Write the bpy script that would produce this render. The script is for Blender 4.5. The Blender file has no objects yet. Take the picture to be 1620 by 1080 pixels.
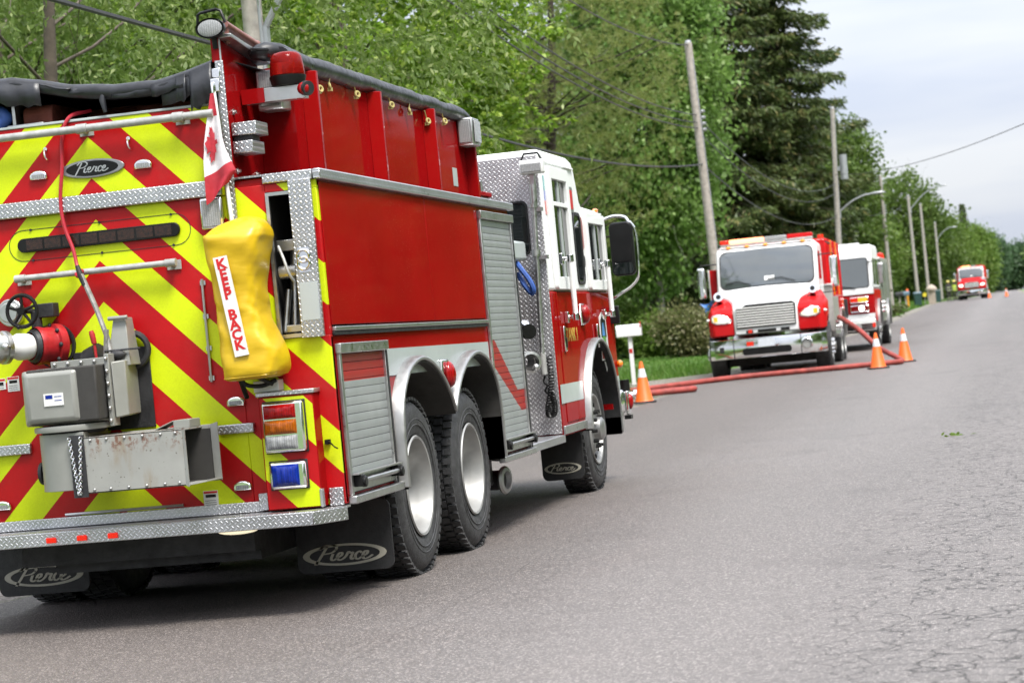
import bpy, bmesh, math, random
import numpy as np
from mathutils import Vector, Matrix
random.seed(7)
SC = bpy.context.scene
COL = SC.collection
R_ = math.radians

# ------------------------------------------------------------------ camera
YAW, PITCH, ROLL, CAMH = 0.2164, 0.0011, 0.0950, 1.3187
fw = Vector((-math.sin(YAW)*math.cos(PITCH), math.cos(YAW)*math.cos(PITCH), math.sin(PITCH)))
rt = Vector((math.cos(YAW), math.sin(YAW), 0)); up = rt.cross(fw)
cr = rt*math.cos(ROLL)-up*math.sin(ROLL); cu_ = rt*math.sin(ROLL)+up*math.cos(ROLL)
cam = bpy.data.cameras.new('camera'); camo = bpy.data.objects.new('camera', cam); COL.objects.link(camo)
mw = Matrix((cr, cu_, -fw)).transposed().to_4x4(); mw.translation = Vector((0, 0, CAMH)); camo.matrix_world = mw
cam.sensor_fit = 'HORIZONTAL'; cam.sensor_width = 36; cam.lens = 3632.0/1620*36
cam.clip_start = .1; cam.clip_end = 5000
cam.dof.use_dof = True; cam.dof.focus_distance = 14.5; cam.dof.aperture_fstop = 4.6
SC.camera = camo

# ------------------------------------------------------------------ sky, sun, exposure
SUN_EL, SUN_AZ = R_(60), R_(136)      # azimuth clockwise from +Y: behind and to the right of the camera
w = bpy.data.worlds.new('World'); SC.world = w; w.use_nodes = True
nt = w.node_tree; N = nt.nodes; L = nt.links
for n in list(N): N.remove(n)
out = N.new('ShaderNodeOutputWorld'); bg = N.new('ShaderNodeBackground'); bg.inputs[1].default_value = .1
sky = N.new('ShaderNodeTexSky'); sky.sky_type = 'NISHITA'; sky.sun_disc = False
sky.sun_elevation = SUN_EL; sky.sun_rotation = SUN_AZ; sky.dust_density = 3.0; sky.air_density = 1.0
tc = N.new('ShaderNodeTexCoord'); sep = N.new('ShaderNodeSeparateXYZ'); L.new(tc.outputs['Generated'], sep.inputs[0])
mp = N.new('ShaderNodeMapping'); mp.inputs['Scale'].default_value = (1.6, 1.6, 9.0); L.new(tc.outputs['Generated'], mp.inputs[0])
nz = N.new('ShaderNodeTexNoise'); nz.inputs['Scale'].default_value = 2.4; nz.inputs['Detail'].default_value = 4; nz.inputs['Roughness'].default_value = .55
L.new(mp.outputs[0], nz.inputs[0])
cr_ = N.new('ShaderNodeValToRGB'); L.new(nz.outputs[0], cr_.inputs[0])
cr_.color_ramp.elements[0].position = .36; cr_.color_ramp.elements[0].color = (2.85, 3.1, 3.7, 1)
cr_.color_ramp.elements[1].position = .64; cr_.color_ramp.elements[1].color = (3.68, 3.80, 4.02, 1)
# overcast luminance grows towards the zenith (CIE overcast sky)
ma = N.new('ShaderNodeMath'); ma.operation = 'MULTIPLY_ADD'; ma.inputs[1].default_value = 2.4; ma.inputs[2].default_value = 1.0; ma.use_clamp = False
mx0 = N.new('ShaderNodeMath'); mx0.operation = 'MAXIMUM'; mx0.inputs[1].default_value = 0; L.new(sep.outputs[2], mx0.inputs[0]); L.new(mx0.outputs[0], ma.inputs[0])
vs = N.new('ShaderNodeVectorMath'); vs.operation = 'SCALE'; L.new(cr_.outputs[0], vs.inputs[0]); L.new(ma.outputs[0], vs.inputs['Scale'])
mix = N.new('ShaderNodeMixRGB'); mix.inputs[0].default_value = .9
L.new(sky.outputs[0], mix.inputs[1]); L.new(vs.outputs[0], mix.inputs[2]); L.new(mix.outputs[0], bg.inputs[0]); L.new(bg.outputs[0], out.inputs[0])
sl = bpy.data.lights.new('sun', 'SUN'); sl.energy = 2.7; sl.angle = R_(18); sl.color = (1, .96, .9)
so = bpy.data.objects.new('sun', sl); COL.objects.link(so)
sd = Vector((math.sin(SUN_AZ)*math.cos(SUN_EL), math.cos(SUN_AZ)*math.cos(SUN_EL), math.sin(SUN_EL)))
so.rotation_euler = sd.to_track_quat('Z', 'Y').to_euler(); so.location = sd*40
SC.view_settings.view_transform = 'Standard'; SC.view_settings.look = 'None'; SC.view_settings.exposure = 1.12; SC.view_settings.gamma = 1
SC.view_settings.use_curve_mapping = False
SC.cycles.max_bounces = 5; SC.cycles.diffuse_bounces = 3; SC.cycles.glossy_bounces = 3; SC.cycles.transmission_bounces = 4; SC.cycles.adaptive_threshold = .02; SC.cycles.caustics_reflective = False; SC.cycles.caustics_refractive = False
SC.cycles.use_denoising = True

# ------------------------------------------------------------------ helpers
def gh(y):      # height of the ground along the road, which climbs gently away from the camera
    return float(np.interp(y, GY, GZ))
_py = np.array([-400, 0, 25, 36, 48, 63, 85, 105, 122, 145, 166, 186, 207, 240, 300, 420, 567, 750, 900, 1500.])
_pz = np.array([0, 0, 0.015, .07, .15, .26, .37, .47, .60, .84, 1.08, 1.26, 1.40, 1.5, 1.62, 1.85, 2.35, 3.0, 3.6, 3.8])
GY = np.linspace(-400, 1500, 1901); GZ = np.interp(GY, _py, _pz)
_k = np.exp(-np.linspace(-2, 2, 17)**2); _k /= _k.sum(); GZ = np.convolve(np.pad(GZ, 8, 'edge'), _k, 'valid')

def tag(o, label=None, cat=None, group=None, kind=None):
    if label: o['label'] = label
    if cat: o['category'] = cat
    if group: o['group'] = group
    if kind: o['kind'] = kind
    return o
def empty(name, loc, rz=0, label=None, cat=None, group=None):
    o = bpy.data.objects.new(name, None); COL.objects.link(o); o.location = loc; o.rotation_euler = (0, 0, rz)
    o.empty_display_size = .2
    return tag(o, label, cat, group)

class MB:
    def __init__(s): s.v = []; s.f = []
    def add(s, vs, fs):
        n = len(s.v); s.v += [tuple(map(float, p)) for p in vs]; s.f += [tuple(i+n for i in q) for q in fs]; return s
    def box(s, a, b, m=None):
        x0, y0, z0 = a; x1, y1, z1 = b
        p = [(x0,y0,z0),(x1,y0,z0),(x1,y1,z0),(x0,y1,z0),(x0,y0,z1),(x1,y0,z1),(x1,y1,z1),(x0,y1,z1)]
        if m is not None: p = [tuple(m @ Vector(q)) for q in p]
        return s.add(p, [(0,3,2,1),(4,5,6,7),(0,1,5,4),(1,2,6,5),(2,3,7,6),(3,0,4,7)])
    def cyl(s, a, b, r0, r1=None, n=16, caps=True):
        if r1 is None: r1 = r0
        a = Vector(a); b = Vector(b); d = (b-a).normalized(); q = d.to_track_quat('Z', 'Y')
        u = q @ Vector((1,0,0)); v = q @ Vector((0,1,0)); P = []
        for c, r in ((a, r0), (b, r1)):
            for i in range(n):
                t = 2*math.pi*i/n; P.append(c+u*(r*math.cos(t))+v*(r*math.sin(t)))
        F = [(i, (i+1)%n, n+(i+1)%n, n+i) for i in range(n)]
        if caps: F += [tuple(range(n))[::-1], tuple(range(n, 2*n))]
        return s.add(P, F)
    def tube(s, pts, r, n=8, caps=True):
        pts = [Vector(p) for p in pts]; rs = r if isinstance(r, (list, tuple, np.ndarray)) else [r]*len(pts)
        P = []; u = None
        for i, p in enumerate(pts):
            d = (pts[min(i+1, len(pts)-1)]-pts[max(i-1, 0)])
            if d.length < 1e-9: d = Vector((0,0,1))
            d.normalize()
            if u is None: u = d.orthogonal().normalized()
            else:
                u = u-d*u.dot(d); u = u.normalized() if u.length > 1e-6 else d.orthogonal().normalized()
            v = d.cross(u)
            for k in range(n):
                t = 2*math.pi*k/n; P.append(p+(u*math.cos(t)+v*math.sin(t))*rs[i])
        F = []
        for i in range(len(pts)-1):
            for k in range(n): F.append((i*n+k, i*n+(k+1)%n, (i+1)*n+(k+1)%n, (i+1)*n+k))
        if caps: F += [tuple(range(n))[::-1], tuple(range((len(pts)-1)*n, len(pts)*n))]
        return s.add(P, F)
    def prism(s, pts, o, u, v, d0, d1):
        o = Vector(o); u = Vector(u); v = Vector(v); w_ = u.cross(v); n = len(pts)
        P = [o+u*a+v*b+w_*d0 for a, b in pts]+[o+u*a+v*b+w_*d1 for a, b in pts]
        return s.add(P, [tuple(range(n))[::-1], tuple(range(n, 2*n))]+[(i, (i+1)%n, n+(i+1)%n, n+i) for i in range(n)])
    def lathe(s, prof, o, ax, n=32, a0=0, a1=2*math.pi):
        # prof: (distance along ax, radius)
        o = Vector(o); d = Vector(ax).normalized(); q = d.to_track_quat('Z', 'Y'); u = q @ Vector((1,0,0)); v = q @ Vector((0,1,0))
        full = abs(a1-a0-2*math.pi) < 1e-6; m = n if full else n+1; P = []; F = []
        for (t, r) in prof:
            for i in range(m):
                a = a0+(a1-a0)*i/n; P.append(o+d*t+(u*math.cos(a)+v*math.sin(a))*r)
        for j in range(len(prof)-1):
            for i in range(n):
                k = (i+1) % m; F.append((j*m+i, j*m+k, (j+1)*m+k, (j+1)*m+i))
        return s.add(P, F)
    def loft(s, secs, caps=True):
        n = len(secs[0]); P = [p for q in secs for p in q]; F = []
        for j in range(len(secs)-1):
            for i in range(n): F.append((j*n+i, j*n+(i+1)%n, (j+1)*n+(i+1)%n, (j+1)*n+i))
        if caps: F += [tuple(range(n))[::-1], tuple(range((len(secs)-1)*n, len(secs)*n))]
        return s.add(P, F)
    def sph(s, c, r, n=12, m=8):
        c = Vector(c); r = Vector(r) if isinstance(r, (tuple, list)) else Vector((r, r, r))
        P = []; F = []
        for j in range(m+1):
            th = math.pi*j/m
            for i in range(n):
                a = 2*math.pi*i/n; P.append((c.x+r.x*math.sin(th)*math.cos(a), c.y+r.y*math.sin(th)*math.sin(a), c.z+r.z*math.cos(th)))
        for j in range(m):
            for i in range(n): F.append((j*n+i, (j+1)*n+i, (j+1)*n+(i+1)%n, j*n+(i+1)%n))
        return s.add(P, F)
    def torus(s, c, ax, R, r, n=24, m=8):
        c = Vector(c); q = Vector(ax).to_track_quat('Z', 'Y'); u = q @ Vector((1,0,0)); v = q @ Vector((0,1,0))
        pts = [c+(u*math.cos(2*math.pi*i/n)+v*math.sin(2*math.pi*i/n))*R for i in range(n)]
        P = []; F = []; wv = Vector(ax).normalized()
        for i, p in enumerate(pts):
            e = (p-c).normalized()
            for k in range(m):
                t = 2*math.pi*k/m; P.append(p+(e*math.cos(t)+wv*math.sin(t))*r)
        for i in range(n):
            for k in range(m): F.append((i*m+k, ((i+1)%n)*m+k, ((i+1)%n)*m+(k+1)%m, i*m+(k+1)%m))
        return s.add(P, F)
    def grid(s, fn, nu, nv):
        P = [fn(i/nu, j/nv) for j in range(nv+1) for i in range(nu+1)]
        F = [(j*(nu+1)+i, j*(nu+1)+i+1, (j+1)*(nu+1)+i+1, (j+1)*(nu+1)+i) for j in range(nv) for i in range(nu)]
        return s.add(P, F)
    def mesh(s, name, mat, smooth=38, fix=True):
        me = bpy.data.meshes.new(name); me.from_pydata(s.v, [], s.f)
        if fix:
            b = bmesh.new(); b.from_mesh(me); bmesh.ops.recalc_face_normals(b, faces=b.faces); b.to_mesh(me); b.free()
        if smooth:
            me.shade_smooth(); me.set_sharp_from_angle(angle=R_(smooth))
        if mat is not None: me.materials.append(mat)
        return me
    def build(s, name, mat, parent=None, bevel=0, seg=2, smooth=38, loc=None, fix=True, subs=0, solid=0):
        o = bpy.data.objects.new(name, s.mesh(name, mat, smooth, fix)); COL.objects.link(o)
        if parent is not None: o.parent = parent
        if loc is not None: o.location = loc
        if solid:
            m = o.modifiers.new('solid', 'SOLIDIFY'); m.thickness = solid
        if bevel:
            m = o.modifiers.new('bevel', 'BEVEL'); m.width = bevel; m.segments = seg; m.limit_method = 'ANGLE'; m.angle_limit = R_(35)
        if subs:
            m = o.modifiers.new('subd', 'SUBSURF'); m.levels = subs; m.render_levels = subs
        return o
def inst(name, me, parent=None, loc=(0,0,0), rot=(0,0,0)):
    o = bpy.data.objects.new(name, me); COL.objects.link(o); o.location = loc; o.rotation_euler = rot
    if parent is not None: o.parent = parent
    return o
def copy_tree(o, parent=None):
    c = o.copy(); COL.objects.link(c); c.parent = parent
    for ch in list(o.children): copy_tree(ch, c)
    return c
def crom(pts, k=6):      # smooth a polyline
    P = [np.array(p, float) for p in pts]; P = [2*P[0]-P[1]]+P+[2*P[-1]-P[-2]]; o = []
    for i in range(1, len(P)-2):
        a, b, c, d = P[i-1:i+3]
        for j in range(k):
            t = j/k; o.append(tuple(.5*((2*b)+(-a+c)*t+(2*a-5*b+4*c-d)*t*t+(-a+3*b-3*c+d)*t**3)))
    o.append(tuple(P[-2])); return o
X_, Y_, Z_ = Vector((1,0,0)), Vector((0,1,0)), Vector((0,0,1))
# prism frames whose outward direction is u x v:  rear faces (-y): u=+x, v=+z ;  right side (+x): u=+y, v=+z
def rearp(mb, pts, y0, y1): return mb.prism(pts, (0,0,0), X_, Z_, -y0, -y1)     # u x v = -y
def sidep(mb, pts, x0, x1): return mb.prism(pts, (0,0,0), Y_, Z_, x0, x1)       # u x v = +x
def oval(cx, cy, rx, ry, n=36): return [(cx+rx*math.cos(2*math.pi*i/n), cy+ry*math.sin(2*math.pi*i/n)) for i in range(n)]
def rrect(x0, y0, x1, y1, r, k=5):
    o = []
    for cx, cy, a in ((x1-r, y0+r, -90), (x1-r, y1-r, 0), (x0+r, y1-r, 90), (x0+r, y0+r, 180)):
        for i in range(k+1):
            t = R_(a+90*i/k); o.append((cx+r*math.cos(t), cy+r*math.sin(t)))
    return o
def ring2d(mb, outer, inner, o, u, v, d0, d1):
    o = Vector(o); u = Vector(u); v = Vector(v); w_ = u.cross(v); n = len(outer)
    P = []
    for pts, d in ((outer, d0), (outer, d1), (inner, d1), (inner, d0)): P += [o+u*a+v*b+w_*d for a, b in pts]
    F = []
    for j in range(4):
        for i in range(n): F.append((j*n+i, j*n+(i+1)%n, ((j+1)%4)*n+(i+1)%n, ((j+1)%4)*n+i))
    return mb.add(P, F)
def text(name, s, size, o, u, v, mat, parent, depth=.0015, shear=0, bold=0, sx=1.0, font_align='CENTER'):
    cu = bpy.data.curves.new(name, 'FONT'); cu.body = s; cu.size = size; cu.align_x = font_align; cu.align_y = 'CENTER'
    cu.shear = shear; cu.offset = bold; cu.extrude = depth; cu.resolution_u = 3
    t = bpy.data.objects.new(name, cu); COL.objects.link(t); bpy.context.view_layer.update()
    me = bpy.data.meshes.new_from_object(t.evaluated_get(bpy.context.evaluated_depsgraph_get()))
    bpy.data.objects.remove(t); bpy.data.curves.remove(cu)
    u = Vector(u).normalized(); v = Vector(v).normalized(); M4 = Matrix((u*sx, v, u.cross(v))).transposed().to_4x4(); M4.translation = Vector(o)
    me.transform(M4); me.materials.clear(); me.materials.append(mat); me.name = name
    ob = bpy.data.objects.new(name, me); COL.objects.link(ob); ob.parent = parent; return ob
SCRIPT = [[(-.12,-.25),(.02,.25),(.2,.98)],[(-.1,.78),(.08,1.02),(.45,1.04),(.6,.82),(.45,.55),(.12,.46)],
  [(.5,.45),(.47,.12),(.57,.0),(.72,.16),(.87,.32),(.86,.49),(.75,.47),(.7,.22),(.8,.0),(.95,.06),(1.06,.26),(1.12,.53),(1.2,.44),(1.31,.46),(1.27,.16),(1.33,.0),(1.45,.12)],
  [(1.68,.4),(1.57,.51),(1.45,.34),(1.46,.08),(1.58,-.02),(1.74,.15),(1.9,.31),(1.9,.49),(1.79,.48),(1.74,.22),(1.83,-.02),(2.0,.04),(2.15,.22)],[(.56,.68),(.6,.74)]]
def script_word(name, cx, cy, width, o, u, v, mat, parent, off=.001, wd=.085, vs=1.0):
    s = width/2.25; mb = MB(); o = Vector(o); u = Vector(u); v = Vector(v); w_ = u.cross(v)
    for st in SCRIPT:
        p = [np.array(q) for q in crom(st, 5)]; A = []; B = []
        for i, q in enumerate(p):
            d = p[min(i+1, len(p)-1)]-p[max(i-1, 0)]; n = np.array([-d[1], d[0]]); n = n/(np.linalg.norm(n)+1e-9)
            k = wd*(.75+.45*abs(n[0])); a = q+n*k/2; b = q-n*k/2
            for lst, t in ((A, a), (B, b)): lst.append(o+u*(cx+(t[0]+.18*t[1]-1.05)*s)+v*(cy+(t[1]-.36)*s*vs)+w_*off)
        mb.add(A+B, [(i, i+1, len(A)+i+1, len(A)+i) for i in range(len(A)-1)])
    return mb.build(name, mat, parent, smooth=0)

# ------------------------------------------------------------------ materials
def nodes(name):
    m = bpy.data.materials.new(name); m.use_nodes = True; t = m.node_tree
    return m, t, t.nodes, t.links, t.nodes['Principled BSDF']
def coords(N, obj=None):
    tc = N.new('ShaderNodeTexCoord')
    if obj is not None: tc.object = obj
    return tc.outputs['Object']
def noise(N, L, co, scale, detail=4, rough=.55):
    n = N.new('ShaderNodeTexNoise'); n.inputs['Scale'].default_value = scale; n.inputs['Detail'].default_value = detail; n.inputs['Roughness'].default_value = rough
    if co is not None: L.new(co, n.inputs['Vector'])
    return n.outputs[0]
def ramp(N, L, src, stops, interp='LINEAR'):
    r = N.new('ShaderNodeValToRGB'); r.color_ramp.interpolation = interp; e = r.color_ramp.elements
    while len(e) < len(stops): e.new(.5)
    for k, (p, c) in enumerate(stops):
        e[k].position = p; e[k].color = (c, c, c, 1) if not isinstance(c, tuple) else (*c, 1)
    L.new(src, r.inputs[0]); return r.outputs[0]
def math_(N, L, op, a, b=None, c=None):
    n = N.new('ShaderNodeMath'); n.operation = op
    for i, q in enumerate((a, b, c)):
        if q is None: continue
        if isinstance(q, (int, float)): n.inputs[i].default_value = q
        else: L.new(q, n.inputs[i])
    return n.outputs[0]
def mixc(N, L, f, a, b, mode='MIX'):
    n = N.new('ShaderNodeMixRGB'); n.blend_type = mode
    for i, q in enumerate((f, a, b)):
        if isinstance(q, (int, float)): n.inputs[i].default_value = q
        elif isinstance(q, tuple): n.inputs[i].default_value = (*q, 1)
        else: L.new(q, n.inputs[i])
    return n.outputs[0]
def bump(N, L, h, p, strength=.3, dist=.01):
    b = N.new('ShaderNodeBump'); b.inputs['Strength'].default_value = strength; b.inputs['Distance'].default_value = dist
    L.new(h, b.inputs['Height']); L.new(b.outputs[0], p.inputs['Normal']); return b
def M(name, c, rough=.5, metal=0, coat=0, var=.12, scale=6, bmp=0, bscale=60, rv=.1, spec=None, trans=0, emit=0, ior=None):
    m, t, N, L, p = nodes(name); co = coords(N)
    n = noise(N, L, co, scale)
    lo = tuple(x*(1-var) for x in c); hi = tuple(min(1, x*(1+var)) for x in c)
    L.new(ramp(N, L, n, [(.3, lo), (.7, hi)]), p.inputs['Base Color'])
    L.new(ramp(N, L, noise(N, L, co, scale*2.7), [(.3, max(.02, rough-rv)), (.75, min(1, rough+rv))]), p.inputs['Roughness'])
    p.inputs['Metallic'].default_value = metal; p.inputs['Coat Weight'].default_value = coat; p.inputs['Coat Roughness'].default_value = .06
    if spec is not None: p.inputs['Specular IOR Level'].default_value = spec
    if trans: p.inputs['Transmission Weight'].default_value = trans
    if ior: p.inputs['IOR'].default_value = ior
    if emit:
        p.inputs['Emission Color'].default_value = (*c, 1); p.inputs['Emission Strength'].default_value = emit
    if bmp: bump(N, L, noise(N, L, co, bscale, 5), p, bmp, .01)
    return m
def paint(name, c, drops=True, wear=.1, coat=.30):
    m, t, N, L, p = nodes(name); co = coords(N)
    n = noise(N, L, co, 1.3, 5, .6); n2 = noise(N, L, co, 14, 5, .65)
    a = ramp(N, L, n, [(.3, tuple(x*(1-wear) for x in c)), (.7, tuple(min(1, x*(1+wear)) for x in c))])
    # road film: faint pale streaks of dried spray
    d = ramp(N, L, n2, [(.45, 0.0), (.8, .05)])
    L.new(mixc(N, L, d, a, (.25, .06, .04)), p.inputs['Base Color'])
    L.new(ramp(N, L, n2, [(.3, .22), (.75, .42)]), p.inputs['Roughness'])
    p.inputs['Coat Weight'].default_value = coat; p.inputs['Coat Roughness'].default_value = .05; p.inputs['Specular IOR Level'].default_value = 0.0
    if drops:
        v = N.new('ShaderNodeTexVoronoi'); v.inputs['Scale'].default_value = 48; L.new(co, v.inputs['Vector'])      # dried water spots
        h = ramp(N, L, v.outputs['Distance'], [(.10, .22), (.20, 0.0)])
        k = math_(N, L, 'MULTIPLY', h, ramp(N, L, noise(N, L, co, 2.2, 2), [(.40, 0.1), (.66, 1.0)]))
        L.new(mixc(N, L, k, mixc(N, L, d, a, (.25, .05, .03)), (.50, .22, .18)), p.inputs['Base Color'])
        bump(N, L, noise(N, L, co, 1.7, 2), p, .08, .01)
    else: bump(N, L, noise(N, L, co, 2.0, 2), p, .08, .01)
    return m
def diamond(name, ax, obj=None, cell=.021, ang=0.0, base=(.62, .62, .63), rough=.32):
    # tread plate: short raised bars, alternately turned, on a square grid
    m, t, N, L, p = nodes(name); co = coords(N, obj)
    s = N.new('ShaderNodeSeparateXYZ'); L.new(co, s.inputs[0])
    a, b = [s.outputs['XYZ'.index(q)] for q in ax]
    u = math_(N, L, 'DIVIDE', math_(N, L, 'ADD', a, b), cell*1.4142); v = math_(N, L, 'DIVIDE', math_(N, L, 'SUBTRACT', a, b), cell*1.4142)
    fu = math_(N, L, 'SUBTRACT', math_(N, L, 'FRACT', u), .5); fv = math_(N, L, 'SUBTRACT', math_(N, L, 'FRACT', v), .5)
    par = math_(N, L, 'MODULO', math_(N, L, 'ADD', math_(N, L, 'FLOOR', u), math_(N, L, 'FLOOR', v)), 2.0); par = math_(N, L, 'ABSOLUTE', par)
    def bar(q, r):
        x = math_(N, L, 'MULTIPLY', q, 1.9); y = math_(N, L, 'MULTIPLY', r, 5.2)
        return math_(N, L, 'ADD', math_(N, L, 'MULTIPLY', x, x), math_(N, L, 'MULTIPLY', y, y))
    d1 = bar(fu, fv); d2 = bar(fv, fu)
    d = math_(N, L, 'ADD', math_(N, L, 'MULTIPLY', d1, par), math_(N, L, 'MULTIPLY', d2, math_(N, L, 'SUBTRACT', 1.0, par)))
    h = ramp(N, L, d, [(.25, 1.0), (1.0, 0.0)])
    g = noise(N, L, co, 5, 5, .65)
    c0 = ramp(N, L, g, [(.3, tuple(x*.62 for x in base)), (.7, tuple(x*.85 for x in base))])
    L.new(mixc(N, L, h, c0, (.66, .66, .67)), p.inputs['Base Color']); p.inputs['Metallic'].default_value = .95
    L.new(ramp(N, L, g, [(.3, rough-.06), (.75, rough+.16)]), p.inputs['Roughness'])
    bump(N, L, h, p, .55, .003)
    return m
RED = (.275, .004, .005)
# ================================================================== ground
YS = np.concatenate([np.arange(-60, 40, 1.0), np.arange(40, 300, 3.0), np.arange(300, 1000, 12.0), np.arange(1000, 1500, 50.), [1500., 3500.]])
def strip(name, xs, dz, mat, jit=None, kind='structure', ys=YS, bulge=False):
    rr = random.Random(hash(name) % 1000 if False else len(name)); V = []; F = []
    for y in ys:
        for k, x in enumerate(xs):
            j = 0
            if jit and k in jit and y < 900: j = jit[k]*(math.sin(y*.9+k)*.5+math.sin(y*2.3+k*2)*.3+rr.uniform(-.5, .5))
            if bulge and k == 0: j -= 2.6*math.exp(-((y-50.5)/3.6)**4)
            V.append((x+j, y, gh(y)+dz+TERR(x, y)))
    n = len(xs)
    for i in range(len(ys)-1):
        for k in range(n-1): F.append((i*n+k, i*n+k+1, (i+1)*n+k+1, (i+1)*n+k))
    mb = MB(); mb.v = V; mb.f = F; o = mb.build(name, mat, None, smooth=180, fix=False); tag(o, kind=kind); return o
def TERR(x, y):      # verge falls a little from the road edge, lawn rises slowly behind it
    if -6.4 <= x <= 1.1: return 0.0
    d = (-6.4-x) if x < 0 else x-1.1
    return -.05*min(1, d/1.0)+.012*max(0, min(d-2, 25))
def asphalt():
    m, t, N, L, p = nodes('asphalt'); co = coords(N); s = N.new('ShaderNodeSeparateXYZ'); L.new(co, s.inputs[0])
    v = N.new('ShaderNodeTexVoronoi'); v.inputs['Scale'].default_value = 100; L.new(co, v.inputs['Vector'])
    hs = N.new('ShaderNodeSeparateColor'); L.new(v.outputs['Color'], hs.inputs[0])
    st = ramp(N, L, hs.outputs[0], [(.0, (.032, .027, .024)), (.3, (.092, .081, .074)), (.70, (.190, .170, .158)), (1.0, (.54, .49, .455))])
    pit = ramp(N, L, v.outputs['Distance'], [(.30, 0.0), (.75, 1.0)])
    c = mixc(N, L, pit, st, (.055, .052, .050))
    f = noise(N, L, co, 330, 1); c = mixc(N, L, .22, c, mixc(N, L, f, (.07, .064, .060), (.32, .30, .285)))
    mp_ = N.new('ShaderNodeMapping'); mp_.inputs['Scale'].default_value = (.55, .05, 1); L.new(co, mp_.inputs[0])
    lg = noise(N, L, mp_.outputs[0], 1.6, 3, .6); c = mixc(N, L, ramp(N, L, lg, [(.3, .0), (.7, .26)]), c, (.222, .196, .184))
    md = noise(N, L, co, .8, 4, .65); c = mixc(N, L, ramp(N, L, md, [(.35, .0), (.75, .22)]), c, (.13, .12, .115))
    # browner lane where trucks stand, with truck shade painted into its colour
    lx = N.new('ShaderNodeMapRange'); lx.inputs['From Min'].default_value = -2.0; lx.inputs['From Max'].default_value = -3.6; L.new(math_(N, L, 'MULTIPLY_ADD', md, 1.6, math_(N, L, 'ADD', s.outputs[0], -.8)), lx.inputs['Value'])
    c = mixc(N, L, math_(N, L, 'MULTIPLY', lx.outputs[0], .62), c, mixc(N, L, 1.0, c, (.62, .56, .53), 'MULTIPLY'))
    oil = ramp(N, L, noise(N, L, co, .55, 4, .6), [(.60, 0.0), (.72, .35)]); c = mixc(N, L, oil, c, (.06, .053, .05))
    # alligator cracking towards the right-hand edge of the road, with a few hairline ones elsewhere
    wob = N.new('ShaderNodeVectorMath'); wob.operation = 'ADD'; L.new(co, wob.inputs[0])
    nv = N.new('ShaderNodeTexNoise'); nv.inputs['Scale'].default_value = 6; nv.inputs['Detail'].default_value = 5; L.new(co, nv.inputs['Vector'])
    sc_ = N.new('ShaderNodeVectorMath'); sc_.operation = 'SCALE'; sc_.inputs['Scale'].default_value = .22; L.new(nv.outputs['Color'], sc_.inputs[0]); L.new(sc_.outputs[0], wob.inputs[1])
    def cracks(scale, th):
        q = N.new('ShaderNodeTexVoronoi'); q.feature = 'DISTANCE_TO_EDGE'; q.inputs['Scale'].default_value = scale; L.new(wob.outputs[0], q.inputs['Vector'])
        return ramp(N, L, q.outputs['Distance'], [(th*.3, 1.0), (th, 0.0)])
    right = ramp(N, L, s.outputs[0], [(0.0, 0.0), (1.0, 1.0)])
    rx = N.new('ShaderNodeMapRange'); rx.inputs['From Min'].default_value = -1.35; rx.inputs['From Max'].default_value = -.5; L.new(s.outputs[0], rx.inputs['Value'])
    patch = ramp(N, L, noise(N, L, co, 1.9, 4, .6), [(.34, 0.0), (.46, 1.0)])
    k1 = math_(N, L, 'MULTIPLY', math_(N, L, 'MULTIPLY', cracks(6.0, .045), rx.outputs[0]), patch)
    k2 = math_(N, L, 'MULTIPLY', cracks(.42, .0035), ramp(N, L, noise(N, L, co, .5, 3), [(.48, 0.0), (.6, .3)]))
    # the paving seam down the middle
    sm = math_(N, L, 'ABSOLUTE', math_(N, L, 'ADD', s.outputs[0], math_(N, L, 'MULTIPLY_ADD', noise(N, L, co, 1.3, 3), .22, 2.85)))
    k3 = math_(N, L, 'MULTIPLY', ramp(N, L, sm, [(.003, .28), (.012, 0.0)]), patch)
    k = math_(N, L, 'MAXIMUM', math_(N, L, 'MAXIMUM', k1, k2), k3)
    c = mixc(N, L, math_(N, L, 'MULTIPLY', k, .85), c, (.022, .019, .017))
    L.new(c, p.inputs['Base Color']); p.inputs['Roughness'].default_value = .62; p.inputs['Specular IOR Level'].default_value = .45
    h = math_(N, L, 'SUBTRACT', math_(N, L, 'SUBTRACT', 1.0, math_(N, L, 'MULTIPLY', pit, .6)), math_(N, L, 'MULTIPLY', k, 1.2))
    bump(N, L, h, p, .65, .006); return m
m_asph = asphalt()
def grassmat():
    m, t, N, L, p = nodes('lawn'); co = coords(N)
    a = noise(N, L, co, 1.1, 6, .65); b = noise(N, L, co, 26, 4, .7)
    c = ramp(N, L, a, [(.3, (.075, .150, .024)), (.55, (.105, .20, .03)), (.75, (.15, .24, .05))]); c = mixc(N, L, ramp(N, L, b, [(.3, .5), (.7, 0.0)]), c, (.03, .055, .012))
    L.new(c, p.inputs['Base Color']); p.inputs['Roughness'].default_value = .8; bump(N, L, b, p, .8, .05); return m
m_lawn = grassmat()
def gravelmat():
    m, t, N, L, p = nodes('gravel'); co = coords(N)
    v = N.new('ShaderNodeTexVoronoi'); v.inputs['Scale'].default_value = 38; L.new(co, v.inputs['Vector']); hs = N.new('ShaderNodeSeparateColor'); L.new(v.outputs['Color'], hs.inputs[0])
    c = ramp(N, L, hs.outputs[0], [(0, (.10, .085, .07)), (.5, (.20, .175, .155)), (1, (.34, .31, .28))])
    c = mixc(N, L, ramp(N, L, noise(N, L, co, 2.0, 5, .65), [(.5, 0.0), (.62, .7)]), c, (.06, .095, .02))
    L.new(c, p.inputs['Base Color']); p.inputs['Roughness'].default_value = .9; bump(N, L, v.outputs['Distance'], p, .7, .02); return m
m_grav = gravelmat()
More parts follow.
